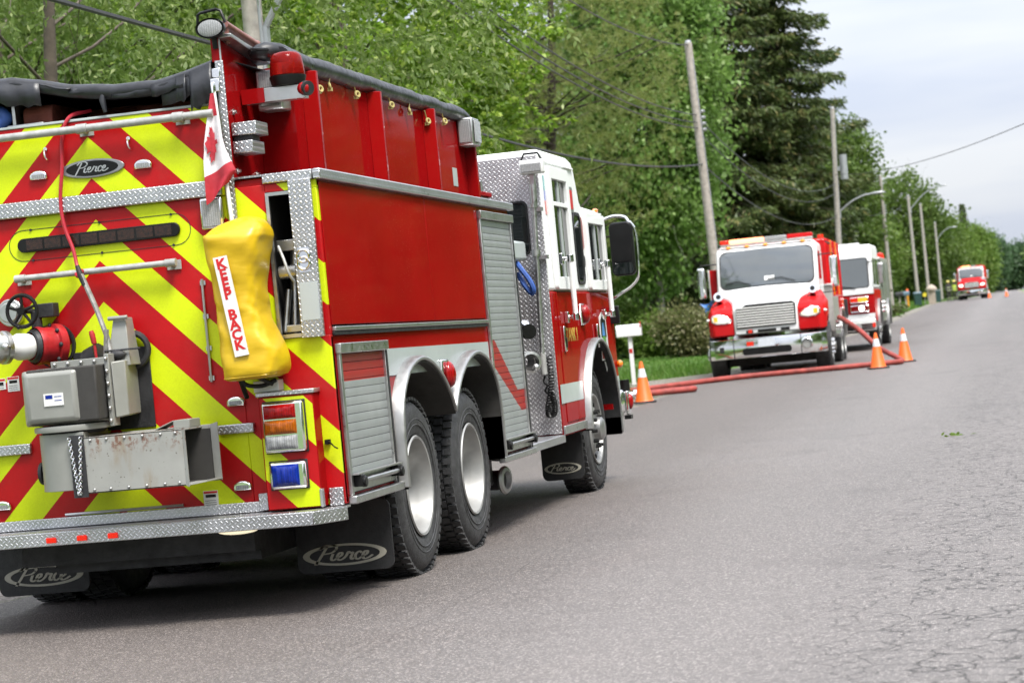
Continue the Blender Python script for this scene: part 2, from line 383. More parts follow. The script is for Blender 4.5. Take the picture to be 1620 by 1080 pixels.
strip('ground', [-900, -200, -60, -30, -18, -12, -9, -7.4, -6.4, 1.1, 2.2, 5, 12, 40, 200, 900], -.016, m_lawn)
strip('gravel_shoulder', [-7.2, -6.7, -6.1], -.008, m_grav, {0: .35}, bulge=True)
strip('gravel_shoulder_far_side', [.9, 1.5, 2.2], -.008, m_grav, {2: .3})
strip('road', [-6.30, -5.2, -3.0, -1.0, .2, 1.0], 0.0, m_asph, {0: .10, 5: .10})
# ================================================================== the near tanker
TX, TY = -4.7827, 11.632
TK = empty('fire_truck', (TX, TY, 0), 0, 'large red tanker fire truck with yellow chevrons on its rear, nearest the camera', 'fire truck')
m_red = paint('red_paint', RED); m_redd = paint('red_paint_plain', RED, drops=False)
m_white = paint('white_paint', (.78, .79, .78), drops=False, wear=.04)
m_chrome = M('chrome', (.82, .82, .82), .1, 1, var=.05, rv=.06)
m_rim = M('dull_alloy_rim', (.36, .36, .35), .5, .55, var=.15, scale=6, rv=.08)
m_alu = M('brushed_aluminium', (.50, .50, .49), .38, 1, var=.1, scale=9, rv=.12)
m_trim = M('polished_trim', (.38, .38, .37), .42, .85, var=.12, scale=7, rv=.1)
m_galv = M('painted_steel_rail', (.36, .36, .345), .5, .2, var=.2, scale=22, bmp=.15, bscale=50)
m_black = M('black_plastic', (.009, .009, .009), .4, var=.3, rv=.1, spec=.22)
m_rub = M('rubber', (.013, .013, .0135), .6, var=.35, scale=10, bmp=.2, bscale=80)
m_tyre = M('tyre_rubber', (.040, .040, .041), .62, var=.45, scale=14, bmp=.35, bscale=70, rv=.14)
m_dark = M('dark_steel', (.03, .03, .032), .6, .3, var=.4, scale=8, bmp=.2)
m_void = M('dark_lining_and_shade', (.035, .033, .03), .8, var=.3)
m_refl = M('white_reflective_tape', (.42, .46, .455), .4, var=.05, scale=3, rv=.06, coat=.3)
m_dr = diamond('tread_plate_rear', 'XZ', TK); m_ds = diamond('tread_plate_side', 'YZ', TK); m_dt = diamond('tread_plate_top', 'XY', TK)
m_drb = diamond('tread_plate_cab_back', 'XZ', TK, cell=.027, base=(.60, .585, .60), rough=.45)
def lens(name, c, emit=0, rough=.12):
    m, t, N, L, p = nodes(name); co = coords(N)
    b = N.new('ShaderNodeTexBrick'); b.inputs['Scale'].default_value = 40; b.offset = 0; b.inputs['Mortar Size'].default_value = .06
    b.inputs['Color1'].default_value = (*c, 1); b.inputs['Color2'].default_value = (*[x*.8 for x in c], 1); b.inputs['Mortar'].default_value = (*[x*.45 for x in c], 1)
    mp_ = N.new('ShaderNodeMapping'); mp_.inputs['Rotation'].default_value = (R_(90), 0, 0); L.new(co, mp_.inputs[0]); L.new(mp_.outputs[0], b.inputs[0])
    L.new(b.outputs[0], p.inputs['Base Color']); p.inputs['Roughness'].default_value = rough; p.inputs['Coat Weight'].default_value = .25; p.inputs['Coat Roughness'].default_value = .04; p.inputs['Specular IOR Level'].default_value = .25
    bump(N, L, b.outputs['Fac'], p, .25, .002)
    if emit: p.inputs['Emission Color'].default_value = (*c, 1); p.inputs['Emission Strength'].default_value = emit
    return m
m_lred = lens('red_lens', (.42, .003, .005)); m_lamb = lens('amber_lens', (.50, .12, .003)); m_lclr = lens('clear_lens', (.42, .43, .43)); m_lblu = lens('blue_lens', (.004, .03, .36))
m_lredlit = lens('lit_red_marker', (.8, .02, .008), .35); m_warm = lens('lit_white_lamp', (1.0, .88, .62), .45)
m_grey = M('grey_enamel', (.255, .258, .235), .42, .1, var=.1, scale=5, bmp=.08, bscale=25)
def rusty():
    m, t, N, L, p = nodes('grey_enamel_rusting'); co = coords(N)
    s = N.new('ShaderNodeSeparateXYZ'); L.new(co, s.inputs[0])
    mp_ = N.new('ShaderNodeMapping'); mp_.inputs['Scale'].default_value = (1, 1, .22); L.new(co, mp_.inputs[0])
    a = noise(N, L, mp_.outputs[0], 16, 6, .65); b = noise(N, L, co, 38, 5, .7)
    topz = ramp(N, L, s.outputs[2], [(.93, 0.0), (1.03, 1.0)])
    base = ramp(N, L, noise(N, L, co, 4), [(.3, (.27, .272, .25)), (.7, (.34, .342, .315))])
    k = math_(N, L, 'MULTIPLY', ramp(N, L, a, [(.50, 0.0), (.68, .55)]), ramp(N, L, noise(N, L, co, 3.1, 2), [(.45, 0.0), (.6, 1.0)]))
    c = mixc(N, L, k, base, (.21, .14, .06))
    k2 = math_(N, L, 'MULTIPLY', ramp(N, L, b, [(.50, 0.0), (.58, .8)]), math_(N, L, 'MULTIPLY', topz, ramp(N, L, a, [(.45, 0.0), (.55, 1.0)])))
    c = mixc(N, L, k2, c, (.13, .035, .012))
    sc = ramp(N, L, noise(N, L, co, 55, 2), [(.70, 0.0), (.72, .85)])
    c = mixc(N, L, sc, c, (.07, .05, .035))
    L.new(c, p.inputs['Base Color']); p.inputs['Roughness'].default_value = .45; bump(N, L, b, p, .12, .004); return m
m_rust = rusty()
m_tarp = M('black_vinyl_tarp', (.012, .013, .015), .40, var=.45, scale=7, bmp=.3, bscale=14, rv=.14)
m_tarpw = M('weathered_black_vinyl', (.017, .018, .022), .42, var=.6, scale=9, bmp=.3, bscale=16, rv=.15)
def yellow_bag():
    m, t, N, L, p = nodes('yellow_vinyl'); co = coords(N)
    a = noise(N, L, co, 7, 5, .6)
    L.new(ramp(N, L, a, [(.25, (.56, .36, .006)), (.75, (.62, .41, .010))]), p.inputs['Base Color']); p.inputs['Roughness'].default_value = .38
    mp_ = N.new('ShaderNodeMapping'); mp_.inputs['Scale'].default_value = (1, 1, 2.4); mp_.inputs['Rotation'].default_value = (0, R_(25), 0); L.new(co, mp_.inputs[0])
    b = noise(N, L, mp_.outputs[0], 6, 2, .45); c = noise(N, L, co, 260, 2)
    bump(N, L, math_(N, L, 'MULTIPLY_ADD', c, .02, b), p, .2, .03); return m
m_bag = yellow_bag()
def chevron(name, shift=0.0):
    m, t, N, L, p = nodes(name); co = coords(N, TK); s = N.new('ShaderNodeSeparateXYZ'); L.new(co, s.inputs[0])
    q = math_(N, L, 'ADD', s.outputs[2], math_(N, L, 'ABSOLUTE', s.outputs[0]))
    f = math_(N, L, 'FRACT', math_(N, L, 'DIVIDE', math_(N, L, 'SUBTRACT', q, 2.646+shift), .446))
    yel = math_(N, L, 'GREATER_THAN', f, .5)
    g = noise(N, L, co, 5, 4, .6)
    ye = ramp(N, L, g, [(.3, (.60, .72, .003)), (.7, (.68, .80, .006))])
    rd = ramp(N, L, g, [(.3, (.40, .001, .003)), (.7, (.50, .002, .005))])
    # prismatic cells of the reflective sheeting
    v = N.new('ShaderNodeTexVoronoi'); v.inputs['Scale'].default_value = 160; L.new(co, v.inputs['Vector'])
    c = mixc(N, L, yel, rd, ye); c = mixc(N, L, ramp(N, L, v.outputs['Color'], [(.0, .0), (1.0, .10)]), c, (0, 0, 0))
    gr = ramp(N, L, noise(N, L, co, 2.3, 6, .7), [(.52, 0.0), (.80, .16)]); c = mixc(N, L, gr, c, (.20, .16, .12))
    L.new(c, p.inputs['Base Color']); p.inputs['Roughness'].default_value = .45; p.inputs['Specular IOR Level'].default_value = .3; p.inputs['Coat Weight'].default_value = .06; p.inputs['Coat Roughness'].default_value = .15
    bump(N, L, noise(N, L, co, 3, 3), p, .06, .02); return m
m_chev = chevron('chevron_sheeting'); m_chev2 = chevron('chevron_sheeting_lamp_pod', .06)
def slatmat():
    m, t, N, L, p = nodes('roller_slat_aluminium'); co = coords(N, TK); s = N.new('ShaderNodeSeparateXYZ'); L.new(co, s.inputs[0])
    y, z = s.outputs[1], s.outputs[2]
    up_ = math_(N, L, 'MINIMUM', 1.36, math_(N, L, 'MAXIMUM', math_(N, L, 'MULTIPLY_ADD', y, -.61, 1.36+.61*3.84), .99))
    lo_ = math_(N, L, 'MAXIMUM', math_(N, L, 'MULTIPLY_ADD', y, -.45, 1.2+.45*3.72), .84)
    big = math_(N, L, 'MULTIPLY', math_(N, L, 'LESS_THAN', z, up_), math_(N, L, 'GREATER_THAN', z, lo_))
    sm = math_(N, L, 'MULTIPLY', math_(N, L, 'LESS_THAN', y, 1.5), math_(N, L, 'GREATER_THAN', z, 1.205))
    k = math_(N, L, 'MAXIMUM', math_(N, L, 'MULTIPLY', big, math_(N, L, 'GREATER_THAN', y, 1.5)), sm)
    g = noise(N, L, co, 6, 5, .6)
    al = ramp(N, L, g, [(.3, (.35, .37, .37)), (.7, (.41, .43, .43))]); rd = ramp(N, L, g, [(.3, (.28, .008, .008)), (.7, (.34, .012, .01))])
    L.new(mixc(N, L, k, al, rd), p.inputs['Base Color']); L.new(math_(N, L, 'MULTIPLY', math_(N, L, 'SUBTRACT', 1.0, k), .45), p.inputs['Metallic'])
    p.inputs['Roughness'].default_value = .42; bump(N, L, g, p, .03, .01); return m
m_slat = slatmat()
m_glass = M('tinted_glass', (.008, .011, .011), .04, 0, var=.1, rv=.02, spec=.5)
m_gold = M('gold_leaf', (.62, .42, .07), .4, .4, var=.05)
m_letred = M('red_vinyl_letter', (.55, .01, .012), .5, var=.05)
m_paper = M('white_sticker', (.72, .72, .70), .5, var=.06)
m_hose = M('red_rubber_hose', (.27, .04, .03), .65, var=.4, scale=5, bmp=.5, bscale=120)
m_hosed = M('dull_red_hose_jacket', (.15, .035, .022), .8, var=.35, scale=12, bmp=.4)
m_cable = M('red_cable', (.42, .02, .035), .4, var=.15)
m_blueh = M('blue_webbing', (.03, .09, .33), .6, var=.25, bmp=.2)
m_orange = M('amber_marker', (.75, .20, .01), .25, coat=1)
m_valvered = M('red_valve_casting', (.34, .012, .016), .4, var=.3, scale=16, bmp=.2, bscale=30)
m_ylclip = M('yellow_shock_cord_hook', (.42, .35, .13), .5, var=.15)
m_badge = M('badge_grey', (.32, .32, .33), .35, .6)
m_oval = M('cream_print', (.42, .40, .33), .6)

# ---- chassis
mb = MB()
for x in (-.43, .43): mb.box((x-.04, .2, .60), (x+.04, 8.3, .86))
for y in (.35, 1.0, 2.33, 3.9, 5.3, 6.6, 8.0): mb.box((-.43, y-.05, .64), (.43, y+.05, .80))
mb.box((-.85, 3.75, .42), (.70, 4.5, .72)); mb.box((-.5, 4.9, .45), (.5, 6.6, .8)); mb.box((-.9, .1, .50), (.9, .32, .60))
mb.cyl((0, 4.0, .55), (0, 8.0, .6), .05); mb.box((-.62, .45, .27), (.60, 1.30, .88)); mb.box((-.75, .30, .33), (.62, .42, .45)); mb.box((-.57, 1.95, .45), (.57, 2.75, .88)); mb.box((-.57, 3.35, .40), (.57, 7.0, .9)); mb.box((-1.2, .06, .57), (1.2, .9, .62))  # large boxes below the rails are added to darken the underside
mb.build('chassis_frame', m_dark, TK)
mb = MB()
for y, r in ((1.65, .17), (3.02, .17)):
    mb.cyl((-.95, y, .53), (.95, y, .53), .075); mb.sph((0, y, .53), (.22, .22, .22))
mb.cyl((-.95, 7.68, .47), (.95, 7.68, .47), .06)
mb.build('axle', m_dark, TK)

# ---- wheels
def tread(mb, R, w0, w1, n=54):
    for i in range(n):
        for k in range(4):
            a = 2*math.pi*(i+(k % 2)*.5)/n; mid = w0+(w1-w0)*(k+.5)/4; hw = (w1-w0)/8*.86
            m = Matrix.Rotation(a, 4, 'X')
            mb.box((mid-hw, -math.pi*R/n*.66, R-.014), (mid+hw, math.pi*R/n*.66, R+.004), m)
def tyre_prof(w0, w1, R, rr):
    w = w1-w0
    return [(w0+.02, rr), (w0+.004, rr+.03), (w0-.004, rr+.10), (w0, rr+.17), (w0+.02, R-.035), (w0+.045, R-.010), (w0+w*.5, R-.004), (w1-.045, R-.010), (w1-.02, R-.035), (w1, rr+.17), (w1+.004, rr+.10), (w1-.004, rr+.03), (w1-.02, rr)]
def wheel_meshes(R=.53):
    out = {}
    mb = MB(); mb.lathe(tyre_prof(-.27, 0, R-.004, .295), (0,0,0), X_, 56); tread(mb, R-.002, -.262, -.008)
    # sidewall ribs
    for q in (.36, .395): mb.lathe([(.003, q), (.007, q+.004), (.003, q+.009)], (0,0,0), X_, 56)
    out['tyre'] = mb.mesh('tyre', m_tyre)
    mb = MB(); mb.lathe([(-.005, .302), (.004, .296), (.0, .283), (-.03, .272), (-.09, .262), (-.15, .252), (-.19, .235), (-.205, .19), (-.205, .115)], (0,0,0), X_, 48)
    for i in range(10):
        a = 2*math.pi*i/10; mb.cyl((-.205, .142*math.cos(a), .142*math.sin(a)), (-.175, .142*math.cos(a), .142*math.sin(a)), .013, .011, 6)
    out['drive_rim'] = mb.mesh('wheel', m_rim)
    mb = MB(); mb.lathe([(-.205, .118), (-.15, .112), (-.12, .10), (-.10, .06), (-.095, .0)], (0,0,0), X_, 28); out['hub'] = mb.mesh('hub', M('stained_hub', (.17, .145, .10), .5, .5, var=.4, scale=14))
    mb = MB(); mb.lathe([(-.005, .302), (.004, .296), (0, .283), (-.025, .272), (-.06, .262), (-.075, .25), (-.045, .215), (-.012, .185), (-.006, .12), (-.01, .1)], (0,0,0), X_, 48)
    out['steer_rim'] = mb.mesh('wheel', m_rim)
    mb = MB(); mb.lathe([(-.01, .105), (.05, .098), (.07, .075), (.075, 0)], (0,0,0), X_, 24); out['steer_hub'] = mb.mesh('hub', m_trim)
    mb = MB(); mb.cyl((-.01, 0, 0), (.04, 0, 0), .019, .015, 6); out['lug'] = mb.mesh('lug_nut', m_black); mb = MB(); mb.cyl((-.01, 0, 0), (.05, 0, 0), .02, .016, 6); out['lugc'] = mb.mesh('lug_nut', m_chrome)
    mb = MB()
    for i in range(10):
        a = 2*math.pi*(i+.5)/10; mb.sph((-.03, .235*math.cos(a), .235*math.sin(a)), (.012, .022, .022), 8, 6)
    out['hand_hole'] = mb.mesh('hand_hole', m_black)
    return out
WM = wheel_meshes()
def wheel(parent, x, y, z, kind, side=1, dual=False, sc=1.0, lug='lug'):
    o = inst('wheel', WM['drive_rim' if kind == 'drive' else 'steer_rim'], parent, (x, y, z), (random.uniform(0, 6), 0, 0 if side > 0 else math.pi))
    o.scale = (1, sc, sc)
    inst('tyre', WM['tyre'], o)
    if kind == 'drive': inst('hub', WM['hub'], o)
    else:
        inst('hub', WM['steer_hub'], o); inst('hand_hole', WM['hand_hole'], o)
        for i in range(10):
            a = 2*math.pi*i/10; inst('lug_nut', WM[lug], o, (-.002, .15*math.cos(a), .15*math.sin(a)))
    if dual: inst('inner_tyre', WM['tyre'], o, (-.32, 0, 0))
    return o
for y in (1.65, 3.02):
    wheel(TK, 1.22, y, .53, 'drive', 1, True); wheel(TK, -1.22, y, .53, 'drive', -1, True)
wheel(TK, 1.20, 7.68, .53, 'steer', 1); wheel(TK, -1.20, 7.68, .53, 'steer', -1)

# ---- body sides with shared tandem arches
A1 = [(1.06, .56), (1.06, .85), (1.09, 1.0), (1.17, 1.115), (1.34, 1.225), (1.6, 1.275), (1.84, 1.245), (2.05, 1.165), (2.21, 1.06), (2.335, .93)]
A1s = A1[:1]+crom(A1[1:], 4)
A2s = [(4.67-y, z) for y, z in A1s][::-1]
outline = [(.004, .56)]+A1s+A2s[1:]+[(4.7, .56), (4.7, 2.325), (.004, 2.325), (.004, 2.24), (.92, 2.24), (.92, 1.46), (.004, 1.46)]
for s in (1, -1):
    mb = MB(); sidep(mb, outline, *( (.50, 1.25) if s > 0 else (-1.25, -.50)))
    mb.build('body_side', m_red, TK, bevel=.012)
mb = MB(); mb.box((-.5, .05, 1.30), (.5, 4.68, 2.32)); mb.box((-.5, .06, .88), (.5, 4.6, 1.30)); mb.build('water_tank_core', m_void, TK)
# fender flares: polished strip following each arch, standing proud
def flare(path, s, name='fender_trim', mat=None, x0=1.2, x1=1.325, t=.03):
    mb = MB(); n = len(path); P = []
    for i, (y, z) in enumerate(path):
        a = path[max(i-1, 0)]; b = path[min(i+1, n-1)]; d = np.array([b[0]-a[0], b[1]-a[1]]); d /= np.linalg.norm(d); nn = np.array([-d[1], d[0]])
        q = (y+nn[0]*t, z+nn[1]*t)
        P.append([(s*x0, y, z), (s*x1, y, z), (s*x1, y+nn[0]*t*.7, z+nn[1]*t*.7), (s*(x1-.02), q[0], q[1]), (s*x0, q[0], q[1])])
    mb.loft(P); return mb.build(name, mat or m_trim, TK, bevel=.006)
for s in (1, -1):
    flare(A1s, s); flare(A2s, s)
    for path in (A1s, A2s):      # inner liners
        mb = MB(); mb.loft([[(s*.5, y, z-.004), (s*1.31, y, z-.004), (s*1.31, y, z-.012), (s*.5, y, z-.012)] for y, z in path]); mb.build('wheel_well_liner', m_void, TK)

# ---- right side skin: panels, rails, stripe
def sbox(name, y0, z0, y1, z1, x0, x1, mat, bevel=.003, par=None):
    mb = MB(); mb.box((x0, y0, z0), (x1, y1, z1)); return mb.build(name, mat, par or TK, bevel=bevel)
sbox('side_panel', .035, 1.51, 2.236, 2.272, 1.25, 1.258, m_red); sbox('side_panel', 2.244, 1.51, 3.655, 2.272, 1.25, 1.258, m_red)
sbox('rub_rail', .04, 1.478, 3.66, 1.50, 1.25, 1.275, m_alu); sbox('rub_rail_insert', .04, 1.455, 3.66, 1.476, 1.25, 1.266, m_rub)
mb = MB(); 
st = [(.985, 1.36), (.985, 1.205)]+[(1.17, 1.203)]+[(1.22, 1.203)]
sidep(mb, [(1.0, 1.205), (3.655, 1.195), (3.655, 1.35), (1.0, 1.36)], 1.2505, 1.2545); mb.build('reflective_stripe', m_refl, TK)
mb = MB(); mb.box((1.24, -.02, 2.285), (1.285, 4.75, 2.34)); mb.build('top_ledge', m_ds, TK, bevel=.008)
mb = MB(); mb.box((-1.25, -.012, 2.328), (1.24, 4.72, 2.338)); mb.build('body_top', m_dt, TK)
mb = MB(); mb.box((.96, -.02, 2.287), (1.238, .02, 2.3385)); mb.build('top_ledge', m_dr, TK, bevel=.006)
# side marker lamp between the arches
mb = MB(); mb.box((1.25, 2.255, 1.065), (1.275, 2.425, 1.265)); lm = mb.build('side_marker_lamp', m_chrome, TK, bevel=.01)
mb = MB(); mb.sph((1.285, 2.36, 1.165), (.045, .065, .085)); mb.build('lens', m_lred, lm)
mb = MB(); mb.sph((1.262, 3.66, 1.06), (.03, .03, .045)); mb.build('amber_marker', m_orange, TK)
# roller doors
SLAT = {}
def slat_mesh(w, h):
    pr = [(0, .0), (.0035, .0015), (.005, h*.35), (.005, h*.65), (.0035, h-.0035), (0, h-.002)]
    mb = MB(); mb.loft([[(x, 0, z) for x, z in pr], [(x, w, z) for x, z in pr]]); return mb.mesh('slat', m_slat)
def roller(y0, z0, y1, z1, pitch, zlow, name='roller_door'):
    fr = MB(); t = .035
    fr.box((1.25, y0, z0), (1.272, y0+t, z1)); fr.box((1.25, y1-t, z0), (1.272, y1, z1)); fr.box((1.25, y0-.01, z1-.055), (1.285, y1+.01, z1))
    d = fr.build(name, m_alu, TK, bevel=.004)
    mb = MB(); mb.box((1.2502, y0+t, z0+.01), (1.2515, y1-t, z1-.05)); mb.build('backing', m_void, d)
    mb = MB(); mb.box((1.2715, y1-t+.002, z0), (1.277, y1-.008, z1-.056)); mb.build('door_seal', m_rub, d)
    n = int(round((z1-.056-zlow)/pitch)); pitch = (z1-.056-zlow)/n
    me = slat_mesh(y1-y0-2*t-.004, pitch)
    for i in range(n): inst('slat', me, d, (1.2516, y0+t+.002, zlow+i*pitch))
    mb = MB(); mb.box((1.252, y0+t+.002, z0+.015), (1.262, y1-t-.002, zlow-.002)); mb.build('bottom_rail', m_alu, d)
    mb = MB(); mb.cyl((1.305, y0+.10, zlow-.03), (1.305, y1-.10, zlow-.03), .013, n=10); mb.box((1.262, y0+.02, zlow+.005), (1.31, y1-.02, zlow+.012)); mb.build('lift_bar', m_alu, d)
    for y in (y0+.09, y1-.09): mb = MB(); mb.box((1.262, y-.035, zlow-.06), (1.315, y+.03, zlow+.004)); mb.cyl((1.30, y, zlow-.035), (1.33, y, zlow-.035), .03, n=12); mb.build('latch', m_black, d, bevel=.006)
    mb = MB(); mb.box((1.25, y0-.02, z0-.045), (1.30, y1+.02, z0-.002)); mb.build('sill', m_alu, d, bevel=.006)
    return d
roller(.07, .60, 1.0, 1.41, .046, .70); roller(3.69, .56, 4.705, 2.25, .046, .66)

# ---- rear: chevron faces
def rpoly(name, pts, y0, y1, mat, bevel=0, par=None):
    mb = MB(); rearp(mb, pts, y0, y1); return mb.build(name, mat, par or TK, bevel=bevel)
def rb(name, x0, z0, x1, z1, y0, y1, mat, bevel=.003, par=None):     # y0 front-most (negative) .. y1
    mb = MB(); mb.box((x0, y0, z0), (x1, y1, z1)); return mb.build(name, mat, par or TK, bevel=bevel)
rb('rear_panel', -.745, .565, .745, 2.25, 0, .05, m_chev)
rb('rear_panel', -.745, 2.252, .745, 2.735, -.006, .05, m_chev)
rb('panel_edge_trim', -.745, 2.7355, .745, 2.75, -.012, .06, m_refl)
rb('rear_pillar', .7455, .565, .965, 2.283, 0.0, .05, m_chev); rb('rear_pillar', -1.25, .565, -.7455, 2.325, 0.0, .05, m_chev)
rb('rear_frame', .966, 2.24, 1.25, 2.284, -.001, .05, m_chev); rb('rear_frame', 1.195, 1.46, 1.25, 2.2395, -.001, .05, m_chev); rb('rear_frame', .966, .565, 1.25, 1.4595, -.001, .05, m_chev)
# open ladder/tool compartment with its tread-plate door
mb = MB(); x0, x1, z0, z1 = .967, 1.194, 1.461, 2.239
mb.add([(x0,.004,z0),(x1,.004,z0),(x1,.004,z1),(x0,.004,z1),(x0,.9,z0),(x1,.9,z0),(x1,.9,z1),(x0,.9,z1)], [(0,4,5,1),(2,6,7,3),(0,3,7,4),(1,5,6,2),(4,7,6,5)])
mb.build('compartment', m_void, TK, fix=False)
ring = MB(); ring2d(ring, [(.968,1.462),(1.193,1.462),(1.193,2.238),(.968,2.238)], [(.986,1.482),(1.175,1.482),(1.175,2.22),(.986,2.22)], (0,0,0), X_, Z_, -.01, .012)
ring.build('compartment_frame', m_alu, TK)
dr = rb('compartment_door', 1.108, 1.455, 1.232, 2.29, -.045, -.020, m_dr, .004)
mb = MB(); mb.torus((1.16, -.05, 1.885), Y_, .032, .008); mb.torus((1.16, -.05, 1.845), Y_, .032, .008); mb.box((1.13, -.047, 1.80), (1.19, -.0455, 1.93)); mb.build('latch', m_chrome, dr)
rb('label_plate', 1.122, 1.545, 1.222, 1.745, -.0485, -.0455, m_refl, .001, dr)
for nm, x, y0, za, zb, r, mt in (('pole', 1.03, .10, 1.48, 1.92, .026, m_alu), ('pole', 1.085, .12, 1.49, 1.86, .02, m_alu), ('pole', 1.10, .3, 1.49, 2.1, .018, m_galv), ('pole', .995, .04, 1.50, 1.72, .016, m_alu)):
    mb = MB(); mb.cyl((x+.03, y0+.03, zb), (x, y0, za), r, n=12); mb.build(nm, mt, TK)
mb = MB(); mb.box((.985, .05, 1.925), (1.17, .09, 1.985)); mb.build('ladder_rung', m_alu, TK, bevel=.004); mb = MB(); mb.box((.985, .03, 1.49), (1.17, .06, 1.53)); mb.build('ladder_rung', m_alu, TK, bevel=.004); mb = MB(); mb.box((.985, .03, 1.80), (1.17, .05, 1.835)); mb.cyl((1.0, .02, 1.81), (1.10, .02, 1.815), .035, n=12); mb.build('ladder_rung', m_alu, TK, bevel=.004)
mb = MB(); mb.tube(crom([(1.015, -.01, 1.95), (1.05, -.05, 1.88), (1.075, -.06, 1.80), (1.09, -.03, 1.755)], 5), [.008]*16, 8); mb.build('strap', m_galv, TK)
for x in (.98, .90): pass
# tread-plate cross bar, kick plate, tailboard
mb = MB(); mb.box((-.745, -.035, 2.252), (.735, -.0065, 2.338)); mb.build('tread_plate_bar', m_dr, TK, bevel=.008)
mb = MB(); mb.box((-.745, -.03, .975), (-.49, -.001, 1.03)); mb.build('tread_plate_bar', m_dr, TK, bevel=.006)
mb = MB(); mb.box((.585, -.03, .985), (.79, -.001, 1.035)); mb.build('tread_plate_bar', m_dr, TK, bevel=.006)
mb = MB(); mb.box((-1.2, -.02, .560), (.80, -.002, .615)); mb.build('kick_plate', m_dr, TK, bevel=.004); mb = MB(); mb.box((1.167, -.02, .56), (1.245, -.002, .655)); mb.build('kick_plate', m_dr, TK, bevel=.004)
top = [(-1.25, .04), (-1.25, -.05), (-1.15, -.235), (1.135, -.235), (1.262, -.03), (1.262, .04)]
mb = MB(); mb.prism(top, (0,0,0), X_, Y_, .545, .556); mb.build('tailboard', m_dt, TK)
mb = MB(); mb.prism([(-1.154, -.236), (1.138, -.236), (1.138, -.246), (-1.154, -.246)], (0,0,0), X_, Y_, .482, .553); mb.build('tailboard_flange', m_dr, TK, bevel=.003)
mb = MB(); mb.prism([(1.14, -.246), (1.268, -.036), (1.258, -.032), (1.136, -.234)], (0,0,0), X_, Y_, .482, .5525); mb.build('tailboard_flange', m_ds, TK, bevel=.003)
for x in (-.32, -.145, .03):
    l = rb('marker_lamp', x-.028, .498, x+.028, .527, -.257, -.2465, m_lredlit, .004)
mb = MB(); mb.sph((.68, -.12, .478), (.115, .06, .022)); mb.build('underbody_lamp', m_warm, TK)
# mud flaps with an oval mark
def flap(x0, x1, z0, z1, y, oc, orx, orz):
    o = rpoly('mud_flap', rrect(x0, z0, x1, z1, .05), y, y+.014, m_rub, .003)
    mb = MB(); ring2d(mb, oval(oc[0], oc[1], orx, orz), oval(oc[0], oc[1], orx*.84, orz*.80), (0, y, 0), X_, Z_, .001, .003); mb.build('oval_mark', m_oval, o)
    script_word('mark_lettering', oc[0], oc[1], orx*1.32, (0, y, 0), X_, Z_, m_oval, o, .003, .10, .56)
    return o
flap(.64, 1.215, .115, .52, .95, (.925, .215), .25, .062); flap(-1.215, -.64, .115, .52, .95, (-.925, .225), .25, .062)
flap(.86, 1.215, .165, .56, 6.9, (1.035, .262), .155, .046)

# ---- fittings on the rear face
def steplight(x, z):
    b = rpoly('step_light', [(x-.05, z-.02), (x+.05, z-.02)]+[(x+.05*math.cos(R_(a)), z+.002+.028*math.sin(R_(a))) for a in range(0, 181, 20)], -.028, -.006, m_chrome, .008)
    rpoly('lens', rrect(x-.036, z-.014, x+.036, z+.008, .008), -.030, -.027, m_lclr, 0, b)
for x, z in ((-.298, 2.466), (.305, 2.462), (.70, 1.150), (.695, .70), (-.69, .70)): steplight(x, z)
bd = rpoly('badge', oval(.014, 2.475, .185, .050), -.018, -.0065, m_badge, .004)
rpoly('badge_field', oval(.014, 2.475, .150, .040), -.020, -.0181, m_black, 0, bd); script_word('badge_lettering', .014, 2.475, .185, (0, -.020, 0), X_, Z_, m_alu, bd, .0015, .09, .66)
for x, z in ((-.246, 2.577), (.234, 2.582)):
    mb = MB(); mb.tube(crom([(x, -.01, z+.03), (x, -.03, z+.015), (x+.004, -.032, z-.015), (x+.008, -.012, z-.03)], 4), .006, 6); mb.cyl((x, -.006, z+.03), (x, -.016, z+.03), .011, n=8); mb.build('hook', m_chrome, TK)
adv = rpoly('traffic_advisor', rrect(-.458, 2.062, .477, 2.138, .037), -.022, -.001, m_black, .004)
for i in range(8): rb('lamp_segment', -.405+i*.106, 2.073, -.405+i*.106+.095, 2.127, -.0235, -.0222, M('amber_led' , (.022, .008, .004), .3, coat=.1, scale=70, var=.7) if i == 0 else bpy.data.materials['amber_led'], .002, adv)
mb = MB(); ring2d(mb, rrect(-.515, 2.015, .535, 2.185, .085), rrect(-.512, 2.018, .532, 2.182, .082), (0,0,0), X_, Z_, .0005, .0025); mb.build('advisor_gasket', m_dark, adv)
for x in (-.38, .02, .43):
    for z in (2.182, 2.018): mb = MB(); mb.cyl((x, -.001, z), (x, -.007, z), .007, n=8); mb.build('screw', m_dark, adv)
def rail(x0, x1, z, r, y=-.075, posts=None, fl=True):
    mb = MB(); mb.cyl((x0, y, z), (x1, y, z), r, n=14); o = mb.build('grab_rail', m_galv, TK)
    for x in posts: mb = MB(); mb.cyl((x, y, z-.004), (x, -.006, z-.012), r*.75, n=8); mb.cyl((x-.03, y, z), (x+.03, y, z), r*1.28, n=14); mb.box((x-.04, -.012, z-.035), (x+.04, -.0065, z+.015)); mb.build('rail_bracket', m_galv, o)
    return o
rail(-.75, .745, 2.686, .021, posts=(-.7, .0, .55)); rail(-.455, .445, 1.922, .017, y=-.06, posts=(-.44, .425))
lp = rb('work_lamp', .61, 2.078, .735, 2.245, -.05, -.001, m_chrome, .012); rb('lens', .622, 2.09, .723, 2.232, -.056, -.0505, m_lclr, .008, lp)
mb = MB(); mb.cyl((.573, -.012, 1.27), (.573, -.012, 1.82), .0075, n=8)
for z in (1.29, 1.45, 1.62, 1.80): mb.box((.56, -.012, z-.012), (.59, -.002, z+.012))
mb.build('hinge', m_alu, TK)
